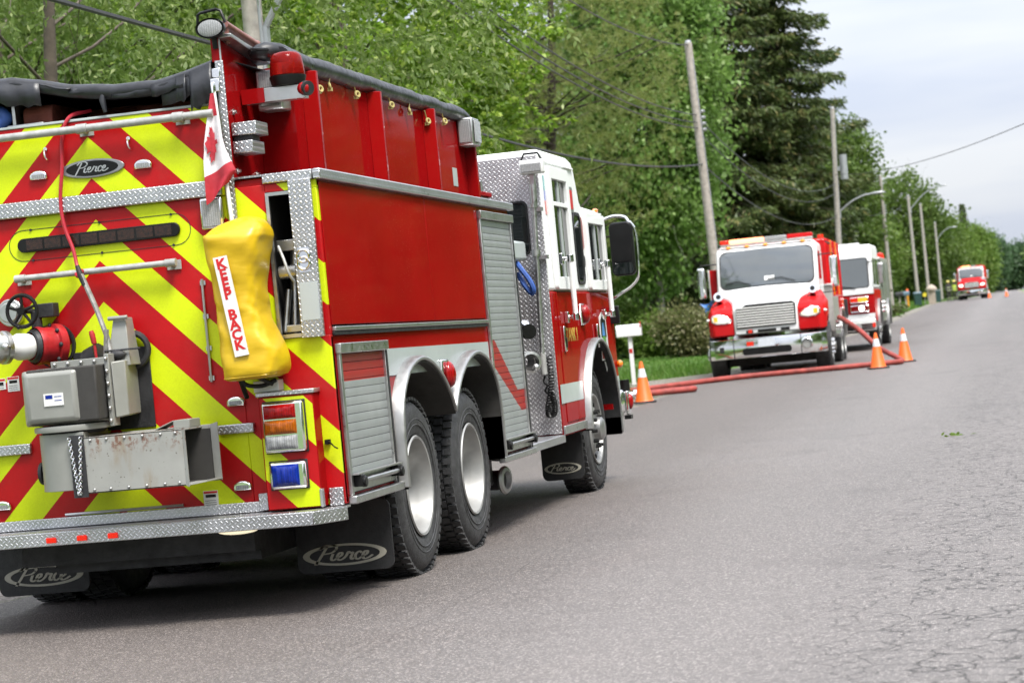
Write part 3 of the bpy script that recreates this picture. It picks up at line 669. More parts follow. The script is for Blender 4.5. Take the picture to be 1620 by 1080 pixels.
mb = MB(); mb.cyl((-.33, -.012, .628), (.35, -.012, .628), .008, n=8); mb.build('hinge', m_alu, TK)
for x0, z0, x1, z1 in ((.463, .608, .545, .692), (-.60, 1.32, -.53, 1.40), (-.75, 1.335, -.61, 1.395)):
    st = rb('warning_sticker', x0, z0, x1, z1, -.0025, -.0005, m_paper, 0)
    rb('sticker_header', x0+.003, z1-.014, x1-.003, z1-.003, -.0032, -.0026, m_letred, 0, st)
    rb('sticker_pictogram', x0+.012, z1-.036, x1-.012, z1-.02, -.0032, -.0026, m_black, 0, st)
    mb = MB()
    for k in range(3): mb = MB(); mb.box((x0+.008, -.0032, z0+.008+k*.011), (x1-.012, -.0026, z0+.0105+k*.011)); mb.build('sticker_rule', m_dark, st)
mb = MB(); mb.tube(crom([(-.02, .12, 2.80), (-.09, -.01, 2.765), (-.135, -.03, 2.66), (-.15, -.035, 2.5), (-.175, -.04, 2.32), (-.165, -.045, 2.18), (-.125, -.05, 2.05), (-.10, -.07, 1.945), (-.06, -.11, 1.925), (-.09, -.1, 1.90), (-.11, -.075, 1.915)], 6), .0105, 8); mb.build('pull_cord', m_cable, TK)

# ---- rear dump chute
dc = rb('dump_chute', -.30, 1.13, .09, 1.42, -.42, -.02, m_void, .01)
ch = dc
mb = MB(); mb.prism([(-.20, 1.06), (.235, 1.06), (.235, 1.495), (-.20, 1.495)], (0, 0, 0), X_, Z_, .001, .014); mb.build('gate_plate', m_dark, dc, bevel=.003)
# angled elbow from the gate to the turning box
fr0 = [(-.315, 1.13), (-.225, 1.118), (.065, 1.118), (.085, 1.13), (.085, 1.415), (-.275, 1.415)]
def sec(x0, x1, z0, z1, y): return [(x0, y, z0), (x1, y, z0), (x1, y, z1), (x0, y, z1)]
mb = MB(); mb.loft([sec(-.295, -.03, 1.15, 1.395, -.44), sec(-.335, -.005, 1.125, 1.415, -.40), sec(-.33, .10, 1.12, 1.42, -.27), sec(-.31, .13, 1.12, 1.425, -.24)]); mb.build('turning_box', m_grey, dc, bevel=.014)
mb = MB(); mb.loft([[(.13, -.24, 1.13), (.13, -.30, 1.13), (.13, -.30, 1.425), (.13, -.24, 1.425)], [(.165, -.02, 1.14), (.19, -.25, 1.14), (.19, -.25, 1.43), (.165, -.02, 1.43)]]); mb.build('elbow', m_grey, dc, bevel=.006)
mb = MB(); mb.box((.10, -.315, 1.09), (.125, -.23, 1.47)); mb.box((-.225, -.26, 1.418), (.11, -.235, 1.455)); mb.build('flange', m_grey, dc, bevel=.003)
for c in [(-.20+i*.075, -.268, 1.438) for i in range(5)]+[(.112, -.322, 1.12+i*.065) for i in range(6)]: mb = MB(); mb.sph(c, .011, 8, 6); mb.build('bolt', m_alu, dc)
rb('maker_sticker', -.20, 1.225, -.09, 1.29, -.4455, -.4425, m_paper, 0, dc)
mb = MB(); mb.box((-.19, -.4465, 1.262), (-.15, -.4456, 1.282)); mb.box((-.14, -.4465, 1.27), (-.10, -.4456, 1.274)); mb.box((-.14, -.4465, 1.25), (-.10, -.4456, 1.254)); mb.build('sticker_print', m_lblu, dc)
mb = MB(); mb.lathe([(1.085, .17), (1.085, .205), (1.10, .208), (1.115, .205), (1.115, .17)], (-.13, -.25, 0), Z_, 36); mb.build('turntable_ring', m_grey, dc)
mb = MB(); mb.lathe([(1.066, .16), (1.085, .175), (1.118, .175)], (-.13, -.25, 0), Z_, 36); mb.build('bearing', m_dark, dc)
# swivelling lower trough: rounded inboard end, long rusted box, open mouth
pts = [(-.31+.17, -.08)]+[(-.14+.175*math.cos(R_(a)), -.25+.175*math.sin(R_(a))) for a in range(90, 271, 15)]+[(-.01, -.425), (-.01, -.08)]
mb = MB(); mb.prism(pts, (0,0,0), X_, Y_, .775, 1.075); mb.build('trough_knuckle', m_grey, dc, bevel=.008)
mb = MB(); t = .008
for a, b in (((-.015, -.43, .752), (.535, -.43+t, 1.045)), ((-.015, -.16, .752), (.60, -.16+t, 1.05)), ((-.015, -.43, .752), (.565, -.16, .752+t)), ((-.015, -.43, 1.045-t), (.55, -.16, 1.045))): mb.box(a, b)
mb.build('trough', m_rust, dc, bevel=.002)
mb = MB(); mb.loft([[(.535, -.43, .752), (.535, -.422, .752), (.535, -.422, 1.045), (.535, -.43, 1.045)], [(.555, -.44, .745), (.555, -.432, .745), (.555, -.432, 1.055), (.555, -.44, 1.055)]])
mb.loft([[(.60, -.17, .752), (.60, -.162, .752), (.60, -.162, 1.05), (.60, -.17, 1.05)], [(.645, -.19, .755), (.645, -.182, .755), (.645, -.182, 1.06), (.645, -.19, 1.06)]])
mb.loft([[(.55, -.43, .752), (.55, -.16, .752), (.55, -.16, .76), (.55, -.43, .76)], [(.635, -.40, .762), (.645, -.18, .762), (.645, -.18, .77), (.635, -.40, .77)]])
mb.build('mouth_lip', m_rust, dc)
mb = MB(); mb.box((.012, -.42, .765), (.02, -.17, 1.03)); mb.build('trough_shade', m_void, dc); mb = MB(); mb.box((.02, -.168, .762), (.594, -.1605, 1.03)); mb.build('trough_shade', m_void, dc); mb = MB(); mb.box((.02, -.42, .7605), (.50, -.17, .764)); mb.build('trough_shade', m_void, dc)  # dark sheets that paint in the shade inside the trough mouth
mb = MB(); mb.loft([[(.36, -.35, 1.046), (.36, -.18, 1.046), (.36, -.18, 1.052), (.36, -.35, 1.052)], [(.46, -.34, 1.085), (.46, -.18, 1.085), (.46, -.18, 1.09), (.46, -.34, 1.09)]]); mb.box((.46, -.34, 1.046), (.55, -.18, 1.09)); mb.build('lid_hinge', m_grey, dc, bevel=.004)
for x in (.03, .12, .22, .32, .42, .50):
    for z in (.77, 1.028): mb = MB(); mb.sph((x, -.432, z), .008, 8, 5); mb.build('rivet', m_alu, dc)
mb = MB(); mb.box((-.085, -.437, .735), (-.005, -.4255, 1.06)); mb.build('pivot_strap', m_dark, dc)
def chain(mb, pts, r=.007):
    for i in range(len(pts)-1):
        a = Vector(pts[i]); b = Vector(pts[i+1]); c = (a+b)/2; d = (b-a).normalized(); e = d.orthogonal() if i % 2 else d.cross(d.orthogonal())
        mb.torus(c, e, (b-a).length*.55, r*.42, 8, 5)
mb = MB(); ca = [(-.08+.03*t**1.0, -.447, 1.05-.30*t) for t in np.linspace(0, 1, 20)]; cb = [(-.015-.03*t, -.447, 1.05-.30*t) for t in np.linspace(0, 1, 20)]
chain(mb, ca); mb.build('chain', m_chrome, dc); mb = MB(); chain(mb, cb); mb.build('chain', m_chrome, dc)
mb = MB(); mb.cyl((-.335, -.25, .87), (-.318, -.25, .87), .06, n=20); mb.build('pivot_cap', m_dark, dc)
mb = MB(); mb.loft([[(.07, -.20, 1.40), (.20, -.20, 1.40), (.20, -.05, 1.40), (.07, -.05, 1.40)], [(.105, -.15, 1.655), (.175, -.15, 1.655), (.175, -.05, 1.655), (.105, -.05, 1.655)]]); mb.cyl((.085, -.17, 1.655), (.195, -.17, 1.655), .012, n=8); mb.build('gate_tower', m_grey, dc, bevel=.004)
mb = MB(); mb.tube([(-.055, -.14, 1.905), (.02, -.16, 1.72), (.075, -.17, 1.545), (.10, -.2, 1.44)], .0145, 8); mb.cyl((.05, -.18, 1.40), (.075, -.18, 1.60), .014, n=8); mb.build('gate_lever', M('bare_steel', (.30, .29, .27), .5, .6, var=.3, scale=20, bmp=.1), dc)
mb = MB(); mb.tube([(-.075, -.135, 1.955), (-.06, -.14, 1.905), (-.035, -.146, 1.845)], [.012, .017, .016], 10); mb.build('lever_grip', m_rub, dc)
mb = MB(); mb.tube([(-.005, -.20, 1.60), (.0, -.20, 1.58), (.008, -.20, 1.53)], [.012, .016, .014], 10); mb.cyl((.008, -.2, 1.53), (.012, -.2, 1.44), .008, n=8); mb.build('small_lever', m_valvered, dc)
mb = MB(); mb.torus((.15, -.03, 1.48), Y_, .09, .018, 24, 8); mb.sph((.13, -.20, 1.46), (.05, .03, .025)); mb.cyl((.06, -.2, 1.485), (.26, -.2, 1.485), .006, n=6); mb.cyl((-.1, -.03, 1.44), (-.02, -.05, 1.47), .07, n=14); mb.build('gate_gear', m_dark, dc)
for s_ in (0,): pass

# ---- rear intake valve with hand wheel
iv = MB(); iv.lathe([(0, .12), (-.02, .12), (-.02, .105), (-.03, .11)], (-.30, 0, 1.545), Y_, 30); ivo = iv.build('intake_valve', m_dark, TK)
vd = Vector((-.60, -.80, .03)).normalized(); vo = Vector((-.265, -.03, 1.545))
mb = MB(); mb.lathe([(.0, .115), (.02, .118), (.045, .118), (.05, .10), (.10, .098), (.13, .105), (.15, .10)], vo, vd, 32); mb.build('valve_body', m_valvered, ivo)
mb = MB(); mb.lathe([(.15, .092), (.17, .085), (.175, .075)], vo, vd, 30)
for i in range(8):
    a = 2*math.pi*i/8; q = vd.to_track_quat('Z', 'Y'); c = vo+vd*.05+(q @ Vector((math.cos(a)*.108, math.sin(a)*.108, 0))); mb.sph(c, .013, 8, 5)
mb.build('flange_bolts', m_dark, ivo)
mb = MB(); mb.lathe([(.17, .062), (.19, .07), (.25, .072), (.27, .062), (.32, .062)], vo, vd, 28); mb.build('white_adapter', m_paper, ivo)
mb = MB(); mb.lathe([(.31, .07), (.315, .088), (.34, .09), (.345, .08), (.37, .08), (.375, .09), (.40, .088), (.405, .06), (.36, .055)], vo, vd, 30)
for a in (0, 2, 4):
    q = vd.to_track_quat('Z', 'Y'); c = vo+vd*.37+(q @ Vector((math.cos(a)*.092, math.sin(a)*.092, 0))); mb.sph(c, .02, 8, 6)
mb.build('coupling', m_alu, ivo)
mb = MB(); hc = Vector((-.385, -.20, 1.742)); mb.torus(hc, Y_, .085, .011, 30, 8); mb.cyl(hc+Vector((0, -.02, 0)), hc+Vector((0, .02, 0)), .022, n=12)
for i in range(5):
    a = 2*math.pi*i/5+.3; mb.cyl(hc, hc+Vector((.083*math.cos(a), 0, .083*math.sin(a))), .010, .008, 8)
mb.sph(hc+Vector((-.02, -.02, -.085)), .012, 8, 6); mb.build('hand_wheel', m_black, ivo)
mb = MB(); mb.cyl(hc, hc+Vector((0, .14, -.0)), .015, n=10); mb.box((-.36, -.10, 1.70), (-.25, -.02, 1.775)); mb.cyl((-.36, -.08, 1.60), (-.36, -.08, 1.74), .03, n=12); mb.build('gear_box', m_dark, ivo, bevel=.006)
mb = MB(); mb.cyl((-.52, -.02, 1.745), (-.52, -.06, 1.745), .075, n=26); mb.cyl((-.52, -.06, 1.745), (-.52, -.085, 1.745), .055, n=20); mb.build('cap_fitting', m_alu, TK, bevel=.006)

# ---- tail lamp pod
pod = rb('tail_lamp_pod', .855, .565, 1.158, 1.165, -.11, -.003, m_redd, .004)
rpoly('pod_face', rrect(.862, .572, 1.152, 1.155, .006), -.1115, -.1101, m_chev2, 0, pod)
rb('pod_cap', .845, 1.1655, 1.168, 1.188, -.118, -.003, m_dr, .004, pod); rb('pod_corner', 1.147, .565, 1.162, .66, -.116, -.08, m_alu, .002, pod); rb('pod_corner', .78, .565, .853, .655, -.03, -.004, m_dr, .003, pod)
cl = rb('lamp_cluster', .882, .868, 1.108, 1.132, -.155, -.112, m_chrome, .012, pod)
def bulge(x0, z0, x1, z1, y, dep, mat, par):
    def f(u, v):
        e = (1-abs(2*u-1)**4)*(1-abs(2*v-1)**4); return (x0+(x1-x0)*u, y-dep*e-.0025*math.cos(u*28)*e-.004*math.exp(-((u-.5)/.12)**2-((v-.5)/.2)**2), z0+(z1-z0)*v)
    mb = MB(); mb.grid(f, 28, 14); return mb.build('lens', mat, par, smooth=180)
for z0, z1, mt in ((1.045, 1.118, m_lred), (.963, 1.038, m_lamb), (.883, .956, m_lclr)): bulge(.893, z0, 1.068, z1, -.1555, .018, mt, cl)
rb('lamp_cluster_gasket', .877, .862, 1.113, 1.138, -.118, -.1116, m_rub, .006, pod)
bl = rb('blue_warning_lamp', .890, .675, 1.092, .818, -.145, -.112, m_chrome, .02, pod); bulge(.905, .69, 1.055, .803, -.1455, .02, m_lblu, bl); rb('blue_lamp_gasket', .884, .669, 1.098, .824, -.118, -.1116, m_rub, .012, pod)
mb = MB(); mb.tube(crom([(1.19, -.01, .90), (1.21, -.05, .895), (1.225, -.03, .87), (1.245, -.04, .86)], 4), .004, 5); mb.box((1.17, -.02, .885), (1.2, -.002, .91)); mb.build('cable_tail', m_black, TK)

# ---- posts and open tank / hose bed
for s in (1, -1):
    mb = MB(); mb.prism([(0, 2.30), (.62, 2.30), (.62, 3.0), (0, 3.085)], (0,0,0), Y_, Z_, s*.79-.02, s*.79+.0); mb.build('rear_post', m_redd, TK, bevel=.004)
mb = MB(); mb.box((.745, -.012, 2.96), (.788, .03, 3.085)); mb.build('post_edge', m_redd, TK, bevel=.003)
mb = MB(); mb.box((.762, -.022, 2.0), (.806, -.007, 2.965)); mb.build('post_trim', m_ds if False else m_dr, TK, bevel=.003)
mb = MB(); mb.box((.789, -.008, 2.30), (.796, .0, 3.08)); mb.build('post_edge_tape', m_refl, TK)
mb = MB(); mb.prism([(.0, 3.0855), (.64, 3.0), (.64, 3.03), (.0, 3.105)], (0,0,0), Y_, Z_, .77, .86); mb.build('post_cap', m_alu, TK, bevel=.003)
mb = MB(); mb.box((.792, .56, 2.34), (1.0, .62, 2.97)); mb.build('tank_rear_wall', m_redd, TK); mb = MB(); mb.box((-1.0, .56, 2.34), (-.792, .62, 2.97)); mb.build('tank_rear_wall', m_redd, TK)
for s in (1, -1):
    mb = MB(); a, b = sorted((s*.965, s*1.0)); mb.box((a, .621, 2.34), (b, 4.599, 2.975)); mb.build('tank_wall', m_red, TK, bevel=.004)
    for y in (.78, 2.12, 3.47):
        mb = MB(); mb.prism([(1.0, y-.05), (1.075, y), (1.075, y+.035), (1.0, y+.16)] if s > 0 else [(-1.0, y+.16), (-1.075, y+.035), (-1.075, y), (-1.0, y-.05)], (0,0,0), X_, Y_, 2.34, 2.955); mb.build('tank_rib', m_redd, TK, bevel=.004)
mb = MB(); mb.box((-1.0, 4.60, 2.34), (1.075, 4.65, 2.975)); mb.build('tank_front_wall', m_redd, TK, bevel=.004)
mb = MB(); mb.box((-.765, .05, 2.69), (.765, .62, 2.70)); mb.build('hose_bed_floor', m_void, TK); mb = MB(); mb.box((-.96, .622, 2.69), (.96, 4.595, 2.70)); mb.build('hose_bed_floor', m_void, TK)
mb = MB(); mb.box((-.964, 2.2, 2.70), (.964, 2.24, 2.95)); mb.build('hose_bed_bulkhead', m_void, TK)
for s in (1, -1): rb('hose_bed_side', min(s*.74, s*.77), 2.60, max(s*.74, s*.77), 2.96, .06, 2.2, m_void, 0)
rb('hose_bed_divider', -.435, 2.70, -.415, 2.90, .02, 2.0, m_alu, .002)
rb('hose_bed_sill', -.46, 2.7005, -.25, 2.758, -.0, .05, m_alu, .003)
for i, (x0, x1, z0, z1, y) in enumerate(((-.39, -.22, 2.70, 2.86, .06), (-.19, .01, 2.70, 2.755, .18), (.02, .22, 2.70, 2.76, .12), (-.14, .16, 2.76, 2.81, .35), (.18, .42, 2.765, 2.82, .3), (.25, .60, 2.70, 2.76, .16), (.42, .70, 2.76, 2.81, .22), (-.2, .1, 2.81, 2.86, .55))):
    mb = MB(); pr = rrect(0, z0, .5, z1, min(.05, (z1-z0)*.49)); mb.prism([(a+y, b) for a, b in pr], (0,0,0), Y_, Z_, x0, x1); mb.build('hose_fold', m_hosed, TK, bevel=.008)
mb = MB(); mb.tube(crom([(-.56, .0, 2.86), (-.50, .02, 2.84), (-.47, .02, 2.80), (-.52, .02, 2.77)], 5), .035, 10); mb.build('strap_bundle', m_blueh, TK)
# tarp: sheet over the hose bed, its rear edge sagging and torn
rn = random.Random(5)
def edge_z(u):
    return float(np.interp(u, [-.80, -.5, -.4, -.25, -.07, .18, .42, .6, .74], [3.02, 3.012, 3.015, 2.985, 2.938, 2.905, 2.90, 2.935, 2.975]))
def tarp(u, v):
    x = -.80+u*1.545; zz = edge_z(x); y = .02+v*4.55
    zz = zz+(2.965-zz)*min(1, v*6)+.012*math.sin(x*9+v*31)*math.sin(v*22); return (x*(1+.25*min(1, v*5)), y, zz)
mb = MB(); mb.grid(tarp, 50, 60); mb.build('hose_bed_cover', m_tarp, TK, fix=False, solid=.004)
def roll(u, v):      # rolled hem at the back edge
    x = -.80+u*1.545; a = v*2*math.pi; r = .040*(1+.08*math.sin(x*6)+.03*math.sin(x*23)); return (x, .0+r*1.0*math.cos(a), edge_z(x)-.036+r*math.sin(a))
mb = MB(); mb.grid(roll, 90, 12); mb.build('cover_hem', m_tarpw, TK)
def torn(x0, x1, drop, name='torn_flap', y=-.03):
    n = 7; top = []; bot = []
    for i in range(n+1):
        x = x0+(x1-x0)*i/n; top.append((x, y+.004*math.sin(x*30), edge_z(x)-.02)); d = drop*(.93+.11*rn.random()*(1 if rn.random() > .3 else -.6))
        bot.append((x+rn.uniform(-.004, .004), y+.012*math.sin(x*18)-.008, edge_z(x)-d))
    mid = [tuple((np.array(a)+np.array(b))/2+np.array([0, -.006*math.sin(a[0]*21), 0])) for a, b in zip(top, bot)]
    mb = MB(); mb.add(top+mid+bot, [(k*(n+1)+i, k*(n+1)+i+1, (k+1)*(n+1)+i+1, (k+1)*(n+1)+i) for k in (0, 1) for i in range(n)]); return mb.build(name, m_tarpw, TK, fix=False, solid=.003)
torn(-.80, -.47, .16); torn(-.495, -.235, .155, y=-.035); torn(-.24, -.06, .035); torn(-.07, .12, .055); torn(.10, .17, .065); torn(.17, .43, .075); torn(.40, .585, .09, y=-.04); torn(.45, .745, .15); torn(.62, .745, .24, y=-.038); torn(.545, .60, .165, y=-.045)
mb = MB(); mb.tube([(.12, -.02, 2.88), (.115, -.03, 2.83), (.125, -.03, 2.765)], [.012, .018, .011], 8); mb.build('strap_end', m_tarpw, TK)
# rolled cover along the top of the right wall
pts = [(1.0+.003*math.sin(i*1.3), .38+i*.109, 3.0+.003*math.sin(i*.9)-(.02 if i == 39 else 0)) for i in range(40)]
mb = MB(); mb.tube(pts, [.056+.0025*math.sin(i*1.1)+.002*math.sin(i*3.3) for i in range(40)], 16); mb.build('rolled_cover', m_tarp, TK)
mb = MB(); mb.tube(crom([(.84, .35, 3.02), (.9, .36, 3.035), (.97, .42, 3.03), (1.0, .5, 3.01)], 4), [.02, .03, .04, .045, .05, .055, .055, .055, .055, .055, .055, .055, .055], 10); mb.tube(crom([(.84, .33, 3.03), (.87, .30, 3.05), (.92, .31, 3.045), (.95, .33, 3.04), (.90, .34, 3.03)], 4), .008, 6); mb.build('cover_tie', m_tarp, TK)
for i, y in enumerate((.42, .95, 1.18, 1.72, 2.18, 2.5, 2.98, 3.42, 3.6, 3.9)):
    z = 2.905-.035*(i % 3 == 1); mb = MB(); mb.torus((1.03+.012*(i % 2), y, z), (1, .5*(-1)**i, .2), .017, .008, 10, 6); mb.cyl((1.03, y, z+.02), (1.03, y+.03*(-1)**i, z+.07), .0045, n=6); mb.box((1.02, y-.012, z-.028), (1.045, y+.012, z-.008)); mb.build('shock_cord_hook', m_ylclip, TK)
# scene lamp at the front corner, work lamps on the post
sc_ = rb('scene_lamp', 1.0, 2.765, 1.12, 2.965, 4.40, 4.62, m_alu, .012); sbox('lens', 4.42, 2.785, 4.60, 2.945, 1.121, 1.132, m_lclr, .006, sc_); rb('lens', 1.015, 2.785, 1.10, 2.945, 4.388, 4.399, m_lclr, .004, sc_)
rb('placard', 1.001, 2.47, 1.003, 2.60, 4.15, 4.28, m_refl, 0)
mb = MB(); mb.box((.84, .40, 2.72), (.985, .555, 2.94)); sl2 = mb.build('side_scene_lamp', m_alu, TK, bevel=.01); rb('lens', .86, 2.74, .965, 2.93, .388, .399, m_lclr, .006, sl2)
fl = MB(); fl.lathe([(0, .0), (0, .072), (-.012, .080), (.02, .080), (.05, .06), (.07, .02), (.07, 0)], (.766, -.05, 3.135), Y_, 32); flo = fl.build('flood_lamp', m_black, TK)
for v in flo.data.vertices: v.co.z = 3.135+(v.co.z-3.135)*.68
mb = MB(); mb.lathe([(-.013, 0), (-.014, .05), (-.008, .068)], (.766, -.05, 3.135), Y_, 32); gl = mb.build('lens', m_lclr, flo)
for v in gl.data.vertices: v.co.z = 3.135+(v.co.z-3.135)*.66
mb = MB(); mb.tube([(.69, -.03, 3.15), (.695, -.03, 3.215), (.71, -.03, 3.225), (.80, -.03, 3.235), (.825, -.03, 3.225), (.845, -.03, 3.16)], .008, 8); mb.build('lamp_handle', m_black, flo); mb = MB(); mb.cyl((.772, -.01, 3.03), (.772, -.02, 3.09), .015, n=8); mb.build('lamp_mount', m_black, flo)
mb = MB(); mb.cyl((.81, .06, 3.165), (.83, .50, 3.10), .022, n=12); mb.cyl((.83, .49, 3.02), (.83, .49, 3.11), .014, n=8); mb.cyl((.81, .08, 3.06), (.81, .08, 3.16), .014, n=8); mb.sph((.83, .51, 3.10), .026, 10, 8); mb.build('post_handrail', M('dull_red_brown_rail', (.28, .12, .10), .45, .3, var=.2), TK)
for z0, z1, d in ((2.565, 2.635, .17), (2.47, 2.535, .13)):
    mb = MB(); mb.box((.795, .05, z0), (.795+.12*d/.17+.02, .05+.2, z1)); mb.build('folding_step', m_dr, TK, bevel=.004)
mb = MB(); mb.box((.80, .07, 2.538), (.90, .2, 2.562)); mb.build('step_hinge', m_dark, TK)
for y, z in ((.12, 2.70), (.10, 2.38), (.42, 2.38)): mb = MB(); mb.cyl((.791, y, z), (.81, y, z), .009, n=8); mb.cyl((.791, y, z), (.796, y, z), .017, n=10); mb.build('bolt', m_alu, TK)
mb = MB(); mb.box((.735, -.035, 2.875), (.79, -.013, 2.925)); mb.box((.735, -.045, 2.80), (.785, -.0225, 2.87)); mb.cyl((.75, -.05, 2.79), (.75, -.05, 2.85), .014, n=10); mb.build('flag_socket', m_chrome, TK, bevel=.005)
# beacon on its bracket
br = rb('beacon_bracket', .80, 2.75, 1.155, 2.825, .26, .34, m_alu, .003)
mb = MB(); mb.box((.80, .255, 2.748), (.93, .259, 2.828)); mb.build('bracket_plate', m_redd, br)
bc = MB(); bc.lathe([(2.826, 0), (2.826, .088), (2.87, .10), (2.88, .10), (2.882, .0)], (1.055, .31, 0), Z_, 28); bco = bc.build('beacon', m_black, TK)
mb = MB(); mb.lathe([(2.883, .094), (2.89, .096), (2.95, .091), (2.985, .084), (3.003, .070), (3.01, .045), (3.012, 0)], (1.055, .31, 0), Z_, 32)
m, t, N_, L_, p_ = nodes('red_beacon_dome'); p_.inputs['Base Color'].default_value = (.75, .02, .015, 1); p_.inputs['Transmission Weight'].default_value = .75; p_.inputs['Roughness'].default_value = .12; p_.inputs['IOR'].default_value = 1.2; L_.new(ramp(N_, L_, noise(N_, L_, coords(N_), 25), [(.35, (.75, .03, .02)), (.7, (.55, .012, .012))]), p_.inputs['Base Color']); m_dome = m
mb.build('dome', m_dome, bco)
mb = MB(); mb.lathe([(2.884, .03), (2.89, .055), (2.95, .06), (2.96, .0)], (1.03, .31, 0), Z_, 20); mb.build('reflector', m_chrome, bco)
mb = MB(); mb.cyl((1.155, .27, 2.80), (1.185, .25, 2.795), .04, n=16); ml = mb.build('bracket_marker', m_dark, TK); mb = MB(); mb.sph((1.155, .245, 2.797), (.034, .02, .034)); mb.build('lens', m_lred, ml)

# ---- flag on its staff
fs = MB(); fs.cyl((.753, -.05, 2.80), (.80, -.075, 1.98), .011, n=10)
FLAG = empty('flag', (TX, TY, 0), 0, 'small red and white maple leaf flag hanging from a staff on the tanker rear', 'flag')
fs.build('staff', m_paper, FLAG)
m_fr = M('red_flag_cloth', (.42, .02, .035), .7, var=.15, scale=14, bmp=.3, bscale=30); m_fw = M('white_flag_cloth', (.70, .66, .68), .7, var=.06, scale=14, bmp=.3, bscale=30)
def flagpt(u, v):      # u across, v down
    lx = np.interp(v, [0, .3, .6, 1], [.738, .705, .675, .668]); rx = np.interp(v, [0, .3, .6, .85, 1], [.757, .772, .80, .845, .69+.14*u])
    rx = np.interp(v, [0, .3, .6, .86, 1], [.757, .772, .80, .845, .80]); x = lx+(rx-lx)*u
    z = 2.79-.52*v-(.05*(1-u)*v if v > .5 else 0)+(.06*(u-.3)*v*v)
    return (x, -.07-.022*math.sin(u*7+v*3)*v-.02*v, z)
for nm, a, b, mt in (('cloth_band', 0, .235, m_fr), ('cloth_band', .235, .755, m_fw), ('cloth_band', .755, 1, m_fr)):
    mb = MB(); mb.grid(lambda u, v, a=a, b=b: flagpt(u, a+(b-a)*v), 14, 14); mb.build(nm, mt, FLAG, fix=False)
half = [(0, 1.0), (.12, .74), (.27, .80), (.22, .40), (.40, .58), (.46, .46), (.68, .50), (.60, .26), (.70, .20), (.36, -.10), (.41, -.24), (.06, -.17), (.06, -.5)]
leaf = half+[(-a, b) for a, b in half[::-1][:-1]]
mb = MB(); P = []
for a, b in leaf:      # the flag hangs by its hoist, so the leaf lies on its side
    u = .5-b*.43; v = .50+a*.24; q = flagpt(min(1, max(0, u)), v); P.append((q[0], q[1]-.012, q[2]))
mb.add(P, [tuple(range(len(P)))]); mb.build('maple_leaf', m_fr, FLAG, smooth=0)

# ---- yellow covered bag
BAG = empty('equipment_cover', (TX, TY, 0), 0, 'yellow vinyl cover lettered KEEP BACK strapped on the tanker rear', 'cover')
rows = [(1.262, .775, .985, -.30, -.06), (1.275, .748, 1.02, -.345, -.03), (1.30, .742, 1.045, -.36, -.02), (1.40, .738, 1.045, -.36, -.015), (1.50, .738, 1.00, -.355, -.02), (1.60, .735, .968, -.345, -.025), (1.68, .730, .962, -.34, -.025), (1.78, .725, .965, -.34, -.025), (1.90, .708, .995, -.35, -.015), (1.985, .695, 1.01, -.355, -.01), (2.015, .697, 1.018, -.348, -.008), (2.04, .712, 1.012, -.325, -.01), (2.068, .745, .995, -.285, -.02), (2.088, .79, .97, -.24, -.035), (2.10, .85, .93, -.20, -.07)]
secs = []; k = 28
rows2 = crom(rows, 3)
for (z, xa, xb, ya, yb) in rows2:
    s = []; cx, cy, hx, hy = (xa+xb)/2, (ya+yb)/2, (xb-xa)/2, (yb-ya)/2
    for i in range(k):
        a = 2*math.pi*i/k; ca, sa = math.cos(a), math.sin(a); e = .42
        px = cx+hx*math.copysign(abs(ca)**e, ca); py = cy+hy*math.copysign(abs(sa)**e, sa)
        pin = max(0, 1-abs(z-1.64)/.22); wr = .006*pin*math.sin(a*5+z*90)+.004*math.sin(z*38+a*3)+.003*math.sin(a*9-z*60)
        tilt = .05*(cx-px)*0
        s.append((px+wr*ca, py+wr*sa, z-.06*(px-.86)*(1 if 1.9 < z < 2.03 else -.3)+max(0, z-1.97)*.12*math.exp(-((px-.93)/.10)**2)))
    secs.append(s)
mb = MB(); mb.loft(secs); mb.build('vinyl_cover', m_bag, BAG, subs=1, smooth=180)
mb = MB(); mb.tube([(secs[4][i][0], secs[4][i][1], secs[4][i][2]) for i in list(range(k))+[0]], .003, 5); mb.build('seam', m_bag, BAG)
lu = Vector((.99, 0, .10)).normalized(); lv = Vector((-.135, 0, .99)).normalized()
lo_ = Vector((.845, -.372, 1.65)); mb = MB(); mb.prism([(-.037, -.262), (.037, -.262), (.037, .262), (-.037, .262)], lo_, lu, lv, -.012, .0); mb.build('label_strip', m_paper, BAG)
for i, chh in enumerate('KEEP BACK'):
    if chh != ' ': text('letter', chh, .072, lo_+lv*(.222-i*.0535)+Vector((0, -.0005, 0)), lu, lv, m_letred, BAG, .001, bold=.0028, sx=1.08)
mb = MB(); mb.tube(crom([(.80, -.2, 1.27), (.83, -.18, 1.235), (.90, -.15, 1.225), (.97, -.12, 1.25)], 4), .012, 8); mb.tube([(.78, -.15, 1.28), (.775, -.05, 1.17)], .014, 8); mb.tube([(.90, -.2, 1.27), (.95, -.13, 1.23)], .012, 8); mb.build('strap', m_black, BAG)
rb('bracket', .83, 1.19, .97, 1.25, -.09, -.003, m_paper, .004)
